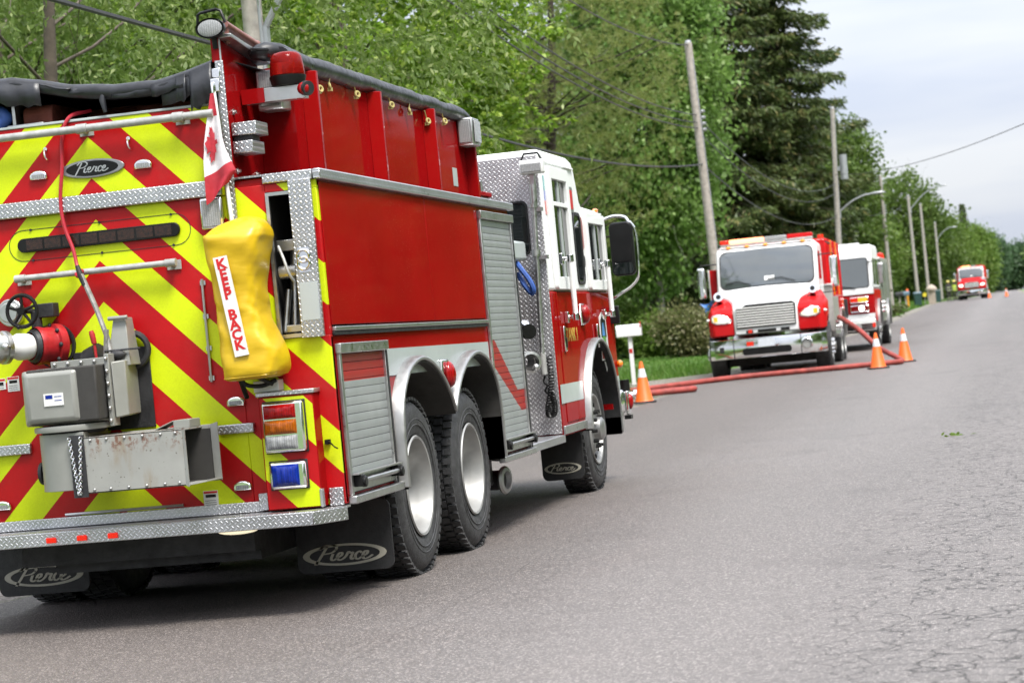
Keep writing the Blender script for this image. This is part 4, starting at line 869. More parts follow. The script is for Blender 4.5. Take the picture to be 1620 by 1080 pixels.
# ---- tanker: between body and cab, and the cab
mb = MB(); mb.box((-.95, 4.72, .60), (.93, 5.96, 1.95)); mb.build('pump_module', m_dark, TK, bevel=.01)
for a_, b_ in ((.90, 1.25), (-1.25, -.9)): mb = MB(); mb.box((a_, 4.72, .525), (b_, 6.0, .575)); mb.build('running_step', m_dt, TK, bevel=.006)
mb = MB(); mb.box((1.2501, 4.72, .515), (1.262, 6.0, .572)); mb.build('step_edge', m_ds, TK, bevel=.003)
hp = rb('top_hatch', .80, 2.44, .99, 2.475, 5.0, 5.4, m_redd, .006); mb = MB(); mb.tube([(.82, 5.1, 2.475), (.82, 5.1, 2.56), (.98, 5.1, 2.545), (.98, 5.1, 2.475)], .016, 8); mb.build('hatch_handle', m_alu, hp)
rb('hatch_base', .82, 2.33, .97, 2.4395, 5.02, 5.38, m_ds, .004)
rb('hatch_stand', .84, 1.95, .95, 2.33, 5.05, 5.35, m_ds, .004)
# cab shell
low = [(6.0, .56), (6.98, .56)]+[(7.68+.70*math.cos(R_(a)), .60+.675*math.sin(R_(a))) for a in range(180, -1, -12)]+[(8.38, .60), (8.40, .58), (8.75, .60), (8.77, 1.0), (8.76, 1.70), (6.0, 1.70)]
for s in (1, -1):
    mb = MB(); sidep(mb, low, *((.62, 1.25) if s > 0 else (-1.25, -.62))); mb.build('cab_lower', m_red, TK, bevel=.012)
mb = MB(); mb.box((-.62, 6.02, .85), (.62, 8.74, 1.69)); mb.build('cab_core', m_redd, TK)
upp = [(6.0, 1.702), (8.755, 1.702), (8.64, 2.30), (8.60, 2.385), (8.5, 2.42), (7.72, 2.435), (7.64, 2.48), (7.50, 2.74), (7.42, 2.80), (7.25, 2.825), (6.08, 2.825), (6.0, 2.78)]
mb = MB(); sidep(mb, upp, -1.245, 1.245); mb.build('cab_upper', m_white, TK, bevel=.03, seg=3)
path = [(6.98, .56), (6.98, .62)]+[(7.68+.70*math.cos(R_(a)), .60+.675*math.sin(R_(a))) for a in range(180, -1, -10)]+[(8.38, .45)]
for s in (1, -1):
    flare(path, s, x0=1.2, x1=1.315, t=.032)
    mb = MB(); mb.loft([[(s*.62, y, z-.004), (s*1.3, y, z-.004), (s*1.3, y, z-.012), (s*.62, y, z-.012)] for y, z in path]); mb.build('wheel_well_liner', m_rub, TK)
rb('cab_back_plate', -1.24, .585, 1.243, 2.775, 5.985, 5.998, m_drb, .004)
wn = rpoly('back_window', rrect(.87, 2.0, 1.135, 2.43, .05), 5.975, 5.985, m_rub, .004); rpoly('pane', rrect(.885, 2.018, 1.12, 2.412, .045), 5.970, 5.9745, m_glass, 0, wn)
wn = rpoly('back_window', rrect(-1.12, 2.0, -.70, 2.43, .05), 5.975, 5.985, m_rub, .004); rpoly('pane', rrect(-1.105, 2.018, -.715, 2.412, .045), 5.970, 5.9745, m_glass, 0, wn)
# doors with deep frames round their panes
def frame(parent, y0, z0, y1, z1, t, x0, x1, mat, r=.03, nm='window_frame'):
    mb = MB(); ring2d(mb, rrect(y0, z0, y1, z1, r), rrect(y0+t, z0+t, y1-t, z1-t, max(.004, r-t*.4)), (0,0,0), Y_, Z_, x0, x1); return mb.build(nm, mat, parent, bevel=.004)
for s in (1,):
    d1 = sbox('crew_door', 6.20, 1.715, 7.02, 2.70, 1.246, 1.250, m_white, .002)
    frame(d1, 6.20, 1.715, 7.02, 2.70, .10, 1.2505, 1.285, m_white, .03, 'door_frame')
    sbox('pane', 6.29, 1.80, 6.93, 2.61, 1.2505, 1.254, m_glass, 0, d1); sbox('window_bar', 6.30, 2.385, 6.92, 2.42, 1.2545, 1.278, m_white, .004, d1); sbox('window_slider', 6.62, 1.81, 6.68, 2.60, 1.2545, 1.264, m_refl, 0, d1)
    d1b = sbox('crew_door_skin', 6.20, .66, 7.0, 1.695, 1.2502, 1.256, m_red, .003)
    w2 = frame(TK, 7.22, 1.76, 7.56, 2.37, .028, 1.246, 1.258, m_rub, .08, 'side_window'); mb = MB(); sidep(mb, rrect(7.24, 1.78, 7.54, 2.35, .07), 1.2455, 1.250); mb.build('pane', m_glass, w2)
    d2 = sbox('front_door', 7.68, 1.715, 8.60, 2.375, 1.246, 1.250, m_white, .002); frame(d2, 7.68, 1.715, 8.58, 2.375, .085, 1.2505, 1.282, m_white, .03, 'door_frame')
    sbox('pane', 7.76, 1.79, 8.50, 2.295, 1.2505, 1.254, m_glass, 0, d2); sbox('window_slider', 8.12, 1.80, 8.18, 2.29, 1.2545, 1.264, m_refl, 0, d2)
    sbox('roof_gutter', 6.05, 2.725, 7.40, 2.742, 1.246, 1.262, m_white, .004); sbox('roof_gutter', 7.72, 2.385, 8.58, 2.40, 1.246, 1.262, m_white, .004)
def grab(y, z0, z1):
    mb = MB(); mb.cyl((1.345, y, z0), (1.345, y, z1), .022, n=12); o = mb.build('grab_handle', m_paper, TK)
    for z in (z0+.01, z1-.01): mb = MB(); mb.cyl((1.285, y, z), (1.345, y, z), .018, n=10); mb.cyl((1.345, y, z-.03), (1.345, y, z+.03), .027, n=12); mb.box((1.257, y-.03, z-.045), (1.288, y+.03, z+.045)); mb.build('standoff', m_chrome, o, bevel=.004)
grab(6.47, 1.48, 1.97); grab(8.18, 1.49, 1.95)
for y in (6.33, 7.82): 
    o = sbox('door_latch', y-.03, 1.22, y+.035, 1.42, 1.2565, 1.275, m_chrome, .006)
    sbox('latch_paddle', y-.015, 1.25, y+.02, 1.33, 1.276, 1.284, m_black, .004, o)
for ch_, yy_ in zip('TANK1', (6.50, 6.595, 6.70, 6.80, 6.915)): text('door_letter', ch_, .15, (1.2575, yy_, 1.345), Y_, Z_, m_gold, TK, .001, bold=.0025, sx=.86)
mb = MB(); mb.box((1.25, 7.13, 1.42), (1.27, 7.30, 1.60)); so_ = mb.build('side_marker_lamp', m_chrome, TK, bevel=.01); mb = MB(); mb.sph((1.28, 7.24, 1.51), (.045, .06, .08)); mb.build('lens', m_lred, so_)
# municipal crest on the front door
cs = MB(); sidep(cs, [(8.0, 1.21), (8.36, 1.21), (8.34, 1.48), (8.18, 1.53), (8.02, 1.48)], 1.2505, 1.253); cso = cs.build('door_crest', m_paper, TK)
mb = MB(); sidep(mb, [(8.05, 1.30), (8.31, 1.30), (8.30, 1.45), (8.18, 1.50), (8.06, 1.45)], 1.2531, 1.254); mb.build('crest_field', m_black, cso)
mb = MB(); sidep(mb, [(8.10, 1.22), (8.26, 1.22), (8.25, 1.31), (8.11, 1.31)], 1.2541, 1.2548); mb.build('crest_green', M('green_print', (.08, .28, .04), .5), cso)
mb = MB(); sidep(mb, [(8.11, 1.315), (8.25, 1.315), (8.22, 1.43), (8.14, 1.43)], 1.2541, 1.2548); mb.build('crest_blue', M('blue_print', (.07, .25, .55), .5), cso)
mb = MB(); sidep(mb, [(8.0, 1.10), (8.36, 1.10), (8.36, 1.205), (8.0, 1.205)], 1.2505, 1.253); mb.build('crest_scroll', m_paper, cso); mb = MB(); sidep(mb, [(8.015, 1.115), (8.345, 1.115), (8.345, 1.19), (8.015, 1.19)], 1.2531, 1.254); mb.build('crest_scroll_field', M('scroll_red', (.35, .03, .02), .5), cso)
mb = MB(); sidep(mb, [(8.10, 1.09), (8.18, 1.0), (8.26, 1.09)], 1.2505, 1.253); mb.build('crest_point', m_paper, cso)
# cab stripes, badges, emblem plates
sbox('reflective_stripe', 6.01, .815, 6.94, .965, 1.2563, 1.2585, m_refl, 0); sbox('reflective_stripe', 8.42, .80, 8.755, .945, 1.2503, 1.2535, m_refl, 0); sbox('cab_sill', 6.0, .575, 6.95, .64, 1.2503, 1.268, m_alu, .004); sbox('cab_sill', 8.42, .575, 8.76, .62, 1.2503, 1.262, m_alu, .003)
em = MB(); sidep(em, rrect(7.14, 2.36, 7.30, 2.58, .03), 1.246, 1.256); emo = em.build('emblem_plate', m_alu, TK, bevel=.003); mb = MB(); sidep(mb, rrect(7.165, 2.39, 7.275, 2.55, .02), 1.2561, 1.258); mb.build('emblem', m_letred, emo)
mb = MB(); sidep(mb, [(7.60, 2.18), (7.70, 2.22), (7.71, 2.38), (7.65, 2.43), (7.58, 2.38), (7.575, 2.22)], 1.2505, 1.2535) if False else sidep(mb, [(7.59, 2.05), (7.66, 2.08), (7.67, 2.28), (7.63, 2.34), (7.58, 2.29), (7.575, 2.09)], 1.2462, 1.2495); mb.build('shield_decal', M('maroon_decal', (.25, .03, .02), .4), TK)
mb = MB(); sidep(mb, oval(7.62, 1.96, .03, .05), 1.2462, 1.2495); mb.build('round_decal', m_dark, TK)
for z0, z1, c in ((2.50, 2.62, (.04, .30, .32)), (2.42, 2.50, (.10, .14, .45)), (2.31, 2.42, (.55, .06, .04))): sbox('striped_decal', 6.14, z0, 6.185, z1, 1.2462, 1.25, M('decal_%d' % int(z0*100), c, .3, coat=1), 0)
# mirror and front details
mb = MB(); q = rrect(1.315, 1.83, 1.525, 2.31, .05); mb.prism(q, (0,0,0), X_, Z_, -8.66, -8.56); mi = mb.build('wing_mirror', m_black, TK, bevel=.02, seg=3)
rpoly('mirror_glass', rrect(1.33, 1.96, 1.51, 2.295, .035), 8.555, 8.559, m_black, 0, mi); rpoly('mirror_glass', rrect(1.33, 1.845, 1.51, 1.945, .03), 8.555, 8.559, m_glass, 0, mi)
mb = MB(); mb.tube(crom([(1.24, 8.64, 2.345), (1.36, 8.66, 2.37), (1.46, 8.64, 2.35), (1.50, 8.62, 2.29)], 5), .014, 8); mb.tube(crom([(1.25, 8.7, 1.62), (1.36, 8.68, 1.68), (1.47, 8.66, 1.74), (1.54, 8.64, 1.85), (1.545, 8.64, 2.2), (1.50, 8.63, 2.31)], 5), .013, 8); mb.build('mirror_arm', m_chrome, mi)
mb = MB(); mb.sph((1.225, 8.48, 2.425), (.03, .06, .022)); mb.build('roof_marker', m_orange, TK)
mb = MB(); mb.sph((1.27, 8.76, 1.05), (.03, .04, .035)); mb.build('turn_marker', m_orange, TK); rb('front_box', 1.245, 1.41, 1.33, 1.57, 8.60, 8.66, m_black, .008)
mb = MB(); mb.box((-1.26, 8.78, .60), (1.27, 9.05, .82)); bo = mb.build('front_bumper', m_chrome, TK, bevel=.03); mb = MB(); mb.box((1.27, 8.86, .585), (1.30, 8.96, .80)); mb.build('bumper_guide', m_chrome, bo, bevel=.01); mb = MB(); mb.sph((1.305, 8.92, .70), (.03, .05, .07)); mb.build('bumper_marker', m_lred, bo)
mb = MB(); mb.cyl((1.27, 8.91, .80), (1.27, 8.91, .90), .045, n=14); mb.box((1.25, 8.86, .545), (1.31, 8.96, .58)); mb.build('bumper_stop', m_black, bo)
mb = MB(); mb.add([(-1.1, 8.765, 1.72), (1.1, 8.765, 1.72), (1.08, 8.655, 2.30), (-1.08, 8.655, 2.30)], [(0,1,2,3)]); mb.build('windscreen', m_glass, TK, solid=.01)
mb = MB(); mb.box((-.7, 8.775, 1.0), (.7, 8.80, 1.45)); mb.build('grille', m_chrome, TK, bevel=.01)
# telescoping lamp on the cab back wall
tp = MB(); tp.cyl((1.16, 5.90, 1.20), (1.205, 5.90, 2.42), .019, n=12); tp.cyl((1.198, 5.9, 2.3), (1.21, 5.9, 2.52), .014, n=12); tpo = tp.build('telescopic_mast', m_alu, TK)
mb = MB(); mb.cyl((1.207, 5.9, 2.38), (1.211, 5.9, 2.54), .028, n=14); mb.cyl((1.2, 5.9, 2.36), (1.2, 5.9, 2.39), .036, n=14); mb.box((1.19, 5.9, 2.33), (1.26, 5.98, 2.36)); mb.build('mast_clamp', m_alu, tpo); mb = MB(); mb.cyl((1.186, 5.9, 1.98), (1.188, 5.9, 2.03), .036, n=14); mb.box((1.16, 5.9, 1.955), (1.27, 5.98, 1.985)); mb.build('mast_clamp', m_alu, tpo)
mb = MB(); mb.cyl((1.16, 5.9, 1.06), (1.161, 5.9, 1.22), .026, n=12); mb.build('mast_foot', m_galv, tpo)
lh = rb('mast_lamp', 1.125, 2.62, 1.315, 2.73, 5.84, 5.93, m_paper, .012, tpo); rb('mast_lamp_lens', 1.14, 2.635, 1.30, 2.70, 5.832, 5.8395, m_lclr, .004, tpo); rb('mast_knuckle', 1.19, 2.53, 1.235, 2.62, 5.88, 5.92, m_alu, .006, tpo)
mb = MB(); mb.tube([(1.14, 5.88, 2.73), (1.165, 5.88, 2.78), (1.275, 5.88, 2.78), (1.30, 5.88, 2.73)], .009, 8); mb.build('mast_lamp_handle', m_black, tpo)
# coiled cord
n = 420; P = []
ctr = crom([(1.205, 5.93, 1.20), (1.21, 5.92, 1.05), (1.195, 5.92, .92), (1.165, 5.91, .80), (1.17, 5.91, .735), (1.205, 5.91, .74), (1.215, 5.92, .82), (1.20, 5.92, .90)], 12)
ctr = np.array(ctr)
for i in range(n):
    t = i/(n-1)*(len(ctr)-1); k0 = int(min(t, len(ctr)-2)); c = ctr[k0]+(ctr[k0+1]-ctr[k0])*(t-k0); a = i*.62; r = .021
    P.append((c[0]+r*math.cos(a), c[1]+r*math.sin(a), c[2]+.006*math.sin(a)))
mb = MB(); mb.tube(P, .0055, 5); mb.tube(crom([(1.165, 5.9, 1.05), (1.15, 5.9, 1.0), (1.175, 5.9, .97), (1.155, 5.9, .93), (1.18, 5.91, .90)], 4), .008, 6); mb.build('coiled_cord', m_black, TK)
# side discharge, blue strap, cap
dv = Vector((.45, -.85, -.05)).normalized(); do = Vector((1.11, 5.55, 1.17)); mb = MB(); mb.lathe([(-.2, .06), (0, .06), (.005, .082), (.03, .085), (.035, .07), (.06, .07), (.065, .085), (.10, .085), (.105, .065), (.06, .05)], do, dv, 28); mb.sph(do+Vector((.08, -.08, -.045)), .03, 8, 6); mb.build('discharge_outlet', m_alu, TK)
mb = MB(); mb.cyl((1.08, 5.6, 1.41), (1.16, 5.5, 1.40), .05, .06, 14); mb.build('outlet_cap', m_black, TK)
mb = MB(); mb.cyl((1.06, 5.6, 1.36), (1.13, 5.52, 1.47), .03, .03, 14); mb.build('outlet_lever', m_chrome, TK)
mb = MB(); mb.tube(crom([(1.10, 5.55, 1.93), (1.14, 5.5, 1.88), (1.20, 5.48, 1.79), (1.225, 5.48, 1.72), (1.205, 5.5, 1.69), (1.16, 5.5, 1.75), (1.10, 5.55, 1.85)], 5), .022, 8); mb.build('blue_strap', m_blueh, TK)
rb('deck_cover', .93, 1.951, 1.13, 2.10, 5.3, 5.8, m_refl, .02)
# exhaust and tool chest under the body
mb = MB(); mb.cyl((.60, 4.3, .38), (1.14, 4.18, .37), .07, n=20); mb.build('exhaust_pipe', m_dark, TK)
mb = MB(); mb.lathe([(0, .06), (.02, .095), (.035, .10), (.05, .09), (.055, .065), (.02, .055)], (1.13, 4.18, .37), Vector((.97, -.22, -.03)), 30); mb.build('exhaust_tip', m_trim, TK)
mb = MB(); mb.lathe([(.019, .054), (.018, 0)], (1.13, 4.18, .37), Vector((.97, -.22, -.03)), 24); mb.build('exhaust_mouth', m_void, TK)
mb = MB(); mb.box((.62, 3.72, .34), (1.10, 4.1, .56)); mb.build('exhaust_box', m_dark, TK, bevel=.02)
mb = MB(); mb.tube(crom([(.8, 4.9, .52), (.9, 5.4, .47), (1.0, 5.9, .5), (1.02, 6.6, .5)], 4), .03, 8); mb.build('air_line', m_black, TK)
# ================================================================== vegetation
def leafmat(name, a, b, tip=None, tipamt=.0, trans=.35, cl=.6):
    m, t, N, L, p = nodes(name); co = coords(N)
    g = N.new('ShaderNodeNewGeometry'); n = noise(N, L, co, cl, 1, .5)
    c = mixc(N, L, ramp(N, L, n, [(.3, 0.0), (.7, 1.0)]), a, b)
    c = mixc(N, L, ramp(N, L, g.outputs['Random Per Island'], [(.0, .0), (.5, .2), (1.0, .6)]), c, tuple((x+y)/2*.62 for x, y in zip(a, b)))
    if tip: c = mixc(N, L, ramp(N, L, g.outputs['Random Per Island'], [(1-tipamt, 0.0), (1-tipamt+.02, 1.0)]), c, tip)
    L.new(c, p.inputs['Base Color']); p.inputs['Roughness'].default_value = .45; p.inputs['Specular IOR Level'].default_value = .35
    tr = N.new('ShaderNodeBsdfTranslucent'); L.new(mixc(N, L, .35, c, (.35, .5, .05), 'MULTIPLY') if False else c, tr.inputs[0])
    ms = N.new('ShaderNodeMixShader'); ms.inputs[0].default_value = trans; L.new(p.outputs[0], ms.inputs[1]); L.new(tr.outputs[0], ms.inputs[2])
    o = [q for q in N if q.type == 'OUTPUT_MATERIAL'][0]; L.new(ms.outputs[0], o.inputs[0]); return m
def unit(v): return v/(np.linalg.norm(v, axis=1, keepdims=True)+1e-9)
def quads_mesh(name, P, mat):      # P: (n,4,3)
    n = len(P); me = bpy.data.meshes.new(name); me.vertices.add(n*4); me.vertices.foreach_set('co', P.reshape(-1).astype(np.float32))
    me.loops.add(n*4); me.loops.foreach_set('vertex_index', np.arange(n*4, dtype=np.int32)); me.polygons.add(n)
    me.polygons.foreach_set('loop_start', np.arange(0, n*4, 4, dtype=np.int32)); me.polygons.foreach_set('loop_total', np.full(n, 4, dtype=np.int32))
    me.update(); me.materials.append(mat); return me
def leaves(rg, C, D, Ln, W, fold=.15):
    # C base points, D directions, sizes -> leaf-shaped quads with a slight fold
    n = len(C); s = unit(np.cross(D, rg.normal(size=(n, 3)))); up_ = np.cross(s, D)
    Ln = np.broadcast_to(np.asarray(Ln), (n,))[:, None]; W = np.broadcast_to(np.asarray(W), (n,))[:, None]
    a = C; b = C+D*Ln*.45+s*W*.5+up_*W*fold; c = C+D*Ln; d = C+D*Ln*.45-s*W*.5+up_*W*fold
    return np.stack([a, b, c, d], 1)
def bend(a, b, rg, k=5, sag=.0, wig=.06):
    a = np.array(a, float); b = np.array(b, float); d = np.linalg.norm(b-a); o = []
    w1 = rg.normal(size=3)*d*wig; w2 = rg.normal(size=3)*d*wig
    for i in range(k+1):
        t = i/k; o.append(a+(b-a)*t+w1*math.sin(math.pi*t)+w2*math.sin(2*math.pi*t)*.5+np.array([0, 0, sag*d*math.sin(math.pi*t)]))
    return o
m_bark = M('grey_brown_bark', (.085, .068, .052), .9, var=.35, scale=5, bmp=.8, bscale=22)
m_birch = M('pale_grey_bark', (.24, .22, .195), .85, var=.35, scale=4, bmp=.5, bscale=18)
m_pbark = M('dark_conifer_bark', (.055, .042, .034), .95, var=.35, scale=5, bmp=.8, bscale=20)
def cluster_centres(rg, n, c, r, lo=.5, lump=.25):
    d = unit(rg.normal(size=(n, 3))); k = rg.normal(size=(7, 3)); k = unit(k); amp = rg.uniform(-1, 1, 7)
    f = 1+lump*np.sum(np.maximum(0, d @ k.T)**3*amp, 1)
    rad = (lo**3+(1-lo**3)*rg.random(n))**(1/3)*f
    return np.array(c)+d*rad[:, None]*np.array(r), d
def deciduous(name, X, Y, h, r, base, seed, mat, label, ncl=500, nlf=70, L0=.11, W0=.06, sig=.38, droop=.5, flat=.55, trunk=.2, bark=None, limbs=26, group=None, ry=None, lo=.5, lump=.25, tips=0, cut=None, mode=None):
    rg = np.random.default_rng(seed); z0 = gh(Y)+TERR(X, Y)-.05
    o = empty(name, (X, Y, z0), 0, label, 'tree', group)
    cz = base+(h-base)*.5; C, d = cluster_centres(rg, ncl, (0, 0, cz), (r, ry or r, (h-base)*.5), lo, lump)
    C[:, 2] = np.maximum(C[:, 2], base*.8)
    if cut is not None: C = C[C[:, 2] < cut]; d = d[:len(C)]
    n = len(C)
    pos = np.repeat(C, nlf, 0)+rg.normal(size=(n*nlf, 3))*np.array([sig, sig, sig*flat])*rg.uniform(.5, 1.3, (n, 1)).repeat(nlf, 0)
    out = unit(pos-np.array([0, 0, cz])); D = unit(out*.5+rg.normal(size=pos.shape)*.75+np.array([0, 0, -droop]))
    s = rg.uniform(.65, 1.25, len(pos)); P = leaves(rg, pos, D, L0*s, W0*s)
    if mode:      # leaves set on short twigs: hanging sprays or star-shaped tufts
        tw = nlf//14; b0 = np.repeat(C, tw, 0)+rg.normal(size=(n*tw, 3))*np.array([sig, sig, sig*flat]); od = unit(b0-np.array([0, 0, cz]))*np.array([1, 1, .4])
        if mode == 'droop':
            td = unit(od*.6+rg.normal(size=b0.shape)*.5); t = np.tile(np.linspace(.05, 1, 14), len(b0)); B = np.repeat(b0, 14, 0); T = np.repeat(td, 14, 0); ln = np.repeat(rg.uniform(.35, .75, len(b0)), 14)
            pos = B+T*(ln*t)[:, None]+np.stack([0*t, 0*t, -ln*t*t*.55], 1); D = unit(T*.5+rg.normal(size=pos.shape)*.6+np.array([0, 0, -1.0])*(.35+.5*t)[:, None])
        else:
            td = unit(od*.8+rg.normal(size=b0.shape)*.45+np.array([0, 0, .1])); q = np.tile(np.repeat(np.array([.35, .7, 1.0]), [4, 4, 6]), len(b0)); B = np.repeat(b0, 14, 0); T = np.repeat(td, 14, 0)
            pos = B+T*(q*.34)[:, None]; D = unit(rg.normal(size=pos.shape)*np.array([1, 1, .35])+T*.7+np.array([0, 0, -.35]))
        s = rg.uniform(.65, 1.2, len(pos)); P = leaves(rg, pos, D, L0*s, W0*s)
    cr = inst('crown', quads_mesh('crown', P, mat), o)
    mb = MB(); tt = bend((0, 0, 0), (rg.normal()*.2, rg.normal()*.2, h*.8), rg, 8, 0, .015); mb.tube(tt, [trunk*(1-.85*i/8)+.01 for i in range(9)], 10)
    idx = rg.choice(n, min(limbs, n), replace=False)
    for i in idx:
        c = C[i]; zt = max(base*.45, min(h*.7, c[2]-np.hypot(c[0], c[1])*.55)); a = tt[int(min(8, zt/(h*.8)*8))]; a = np.array([a[0], a[1], zt])
        q = bend(a, c, rg, 5, .05, .05); r0 = trunk*.17*(1-zt/h*.7); mb.tube(q, [r0*(1-.8*j/5)+.006 for j in range(6)], 6)
        for j in range(3):
            e = c+rg.normal(size=3)*sig*2.2; mb.tube(bend(q[3], e, rg, 3), [r0*.3, r0*.2, r0*.12, .005], 5)
    mb.build('trunk', bark or m_bark, o, smooth=60, fix=False); return o
def spruce(name, X, Y, h, r, base, seed, mat, label, group=None, dens=1.0, q=1.0):
    rg = np.random.default_rng(seed); z0 = gh(Y)+TERR(X, Y)-.05; o = empty(name, (X, Y, z0), 0, label, 'tree', group)
    mb = MB(); tt = bend((0, 0, 0), (rg.normal()*.15, rg.normal()*.15, h), rg, 10, 0, .006); mb.tube(tt, [max(.02, .016*h*(1-.95*i/10)) for i in range(11)], 10)
    C = []; D = []; S = []
    z = base
    while z < h-.4:
        f = (h-z)/(h-base); Lb = r*(f**.75)*rg.uniform(.8, 1.1)+.25; nb = int(rg.integers(5, 8))
        a0 = rg.uniform(0, 6.28)
        for b in range(nb):
            az = a0+b*2*math.pi/nb+rg.normal()*.2; l = Lb*rg.uniform(.65, 1.12); dr = rg.uniform(.18, .42)*(.5+.7*(1-f)*0+f*.5)
            if rg.random() < .10: continue
            m = max(6, int(l/.16)); t = (np.arange(m)+.5)/m
            px = np.cos(az)*l*t; py = np.sin(az)*l*t; pz = z+rg.normal()*.1-dr*l*t+.22*l*np.maximum(0, t-.55)**2*4*.5
            ax = np.stack([px, py, pz], 1); mb.tube([ax[0]*[0, 0, 1], ax[m//3], ax[2*m//3], ax[-1]], [.03, .022, .014, .006], 5)
            nn = int((10 if l > 1 else 8)*dens)
            base_p = np.repeat(ax, nn, 0); tt_ = np.repeat(t, nn)
            side = np.array([-np.sin(az), np.cos(az), 0]); sp = rg.normal(size=len(base_p))*(.10+.26*l*.35*np.sin(np.pi*np.clip(tt_*.9+.1, 0, 1)))
            hang = -np.abs(rg.normal(size=len(base_p)))*.13*(1+.4*l/3)
            p = base_p+side*sp[:, None]+np.array([0, 0, 1])*hang[:, None]+rg.normal(size=base_p.shape)*.05
            dd = unit(np.array([np.cos(az), np.sin(az), 0])*.8+side*np.sign(sp)[:, None]*.55+np.array([0, 0, -.55])+rg.normal(size=p.shape)*.35)
            C.append(p); D.append(dd)
        z += rg.uniform(.26, .46)*max(.6, h/20)
    C = np.concatenate(C); D = np.concatenate(D); s = rg.uniform(.6, 1.2, len(C))*q
    inst('crown', quads_mesh('crown', leaves(rg, C, D, .26*s, .075*s, .1), mat), o); mb.build('trunk', m_pbark, o, smooth=60, fix=False); return o
def pine(name, X, Y, h, r, base, seed, mat, label, ncl=420, nn=110, group=None):
    rg = np.random.default_rng(seed); z0 = gh(Y)+TERR(X, Y)-.05; o = empty(name, (X, Y, z0), 0, label, 'tree', group)
    C, d = cluster_centres(rg, ncl, (0, 0, base+(h-base)*.5), (r, r, (h-base)*.5), .35, .4)
    n = len(C); k = nn//10; tc_ = np.repeat(C, k, 0)+rg.normal(size=(n*k, 3))*np.array([.42, .42, .2]); P0 = np.repeat(tc_, 10, 0)
    D = unit(rg.normal(size=P0.shape)+np.array([0, 0, .35])+np.repeat(unit(tc_-np.array([0, 0, h*.5])), 10, 0)*.5)
    inst('crown', quads_mesh('crown', leaves(rg, P0, D, .19*rg.uniform(.7, 1.2, len(P0)), .022, .0), mat), o)
    mb = MB(); tt = bend((0, 0, 0), (.3, .1, h*.92), rg, 8, 0, .01); mb.tube(tt, [.22*(1-.9*i/8)+.01 for i in range(9)], 10)
    for i in rg.choice(n, 60, replace=False):
        c = C[i]; a = np.array([0, 0, max(base*.6, min(h*.88, c[2]-.25*np.hypot(c[0], c[1])))]); mb.tube(bend(a, c, rg, 5, -.04, .04), [.05, .042, .034, .026, .016, .006], 6)
    mb.build('trunk', m_pbark, o, smooth=60, fix=False); return o
g_locust = leafmat('leaf_narrow_green', (.125, .200, .040), (.190, .265, .062), (.36, .42, .17), .10, .5, cl=.9)
g_maple = leafmat('leaf_maple_green', (.150, .275, .022), (.225, .355, .034), (.46, .58, .11), .18, .5, cl=.8)
g_pine = leafmat('needle_pine', (.175, .225, .055), (.245, .290, .075), (.32, .33, .12), .1, .5)
g_pop = leafmat('leaf_poplar_green', (.150, .275, .058), (.215, .340, .078), (.33, .45, .17), .08, .52)
g_dark = leafmat('leaf_dark_green', (.085, .150, .026), (.135, .205, .038), (.20, .27, .07), .06, trans=.48)
g_mid = leafmat('leaf_mid_green', (.120, .210, .034), (.185, .275, .050), (.28, .35, .10), .06, .5)
g_spr = leafmat('needle_spruce', (.062, .100, .030), (.115, .150, .042), (.21, .19, .07), .10, .3, cl=.35)
g_haze = leafmat('leaf_haze_green', (.060, .120, .050), (.085, .150, .062))  # distance haze painted into the leaf colour as a blue tint
g_shrub = leafmat('leaf_shrub_olive', (.13, .16, .05), (.20, .19, .085), (.36, .31, .18), .12)

deciduous('locust_tree', -11.1, 26.5, 10.5, 4.8, 2.0, 11, g_locust, 'feathery green tree with drooping narrow leaves behind the tanker rear', 360, 210, .115, .042, .40, 1.0, .7, .16, cut=8.2, limbs=11, lo=.5, mode='droop')
deciduous('leafy_tree', -16.8, 37.0, 11, 5.2, 2.2, 12, g_dark, 'darker leafy tree filling the gap behind the feathery tree at far left', 420, 80, .16, .08, .5, .6, .7, .22, cut=9)
deciduous('maple_tree', -11.6, 40.5, 11.5, 4.3, 2.3, 13, g_maple, 'bright yellow green maple rising behind the tanker tank', 420, 182, .145, .085, .50, .3, .32, .2, cut=9.5, limbs=22, lo=.5, mode='star')
pine('pine_tree', -12.2, 63, 15.5, 4.0, 2.5, 14, g_pine, 'soft needled pine between the maple and the tall poplar', 520, 130)
deciduous('poplar_tree', -12.7, 84, 17.5, 3.2, 1.6, 15, g_pop, 'tall broad green poplar behind the leaning utility pole', 620, 105, .22, .14, .5, .6, .8, .17, m_birch)
deciduous('poplar_tree', -16.2, 90, 14, 4.0, 2.0, 16, g_dark, 'dark leafy tree with grey trunk behind the white mailbox', 480, 60, .2, .13, .55, .5, .7, .25, m_birch)
spruce('spruce_tree', -12.3, 105, 27, 4.3, 2.0, 17, g_spr, 'tall dark spruce standing directly behind the front red truck, second from right of the spruces', 'tall spruces', 2.1, 1.4)
spruce('spruce_tree', -10.0, 108, 29, 4.6, 2.2, 18, g_spr, 'tallest dark spruce with bare trunk showing, beside open sky', 'tall spruces', 2.1, 1.4)
spruce('spruce_tree', -15.2, 112, 25, 3.8, 2.0, 19, g_spr, 'dark spruce half hidden behind the poplar crown', 'tall spruces', 1.2, 1.25)
deciduous('leafy_tree', -10.9, 146, 13.4, 4.2, 2.2, 20, g_dark, 'broad green tree spreading past the pole with the cobra head lamp', 600, 64, .26, .17, .52, .3, .5, .25, lump=.5, lo=.45)
deciduous('leafy_tree', -15.5, 176, 11.5, 5, 1.2, 21, g_dark, 'dark round tree behind the white cabbed pumper truck', 420, 50, .3, .2, .7, .3, .6, .25)
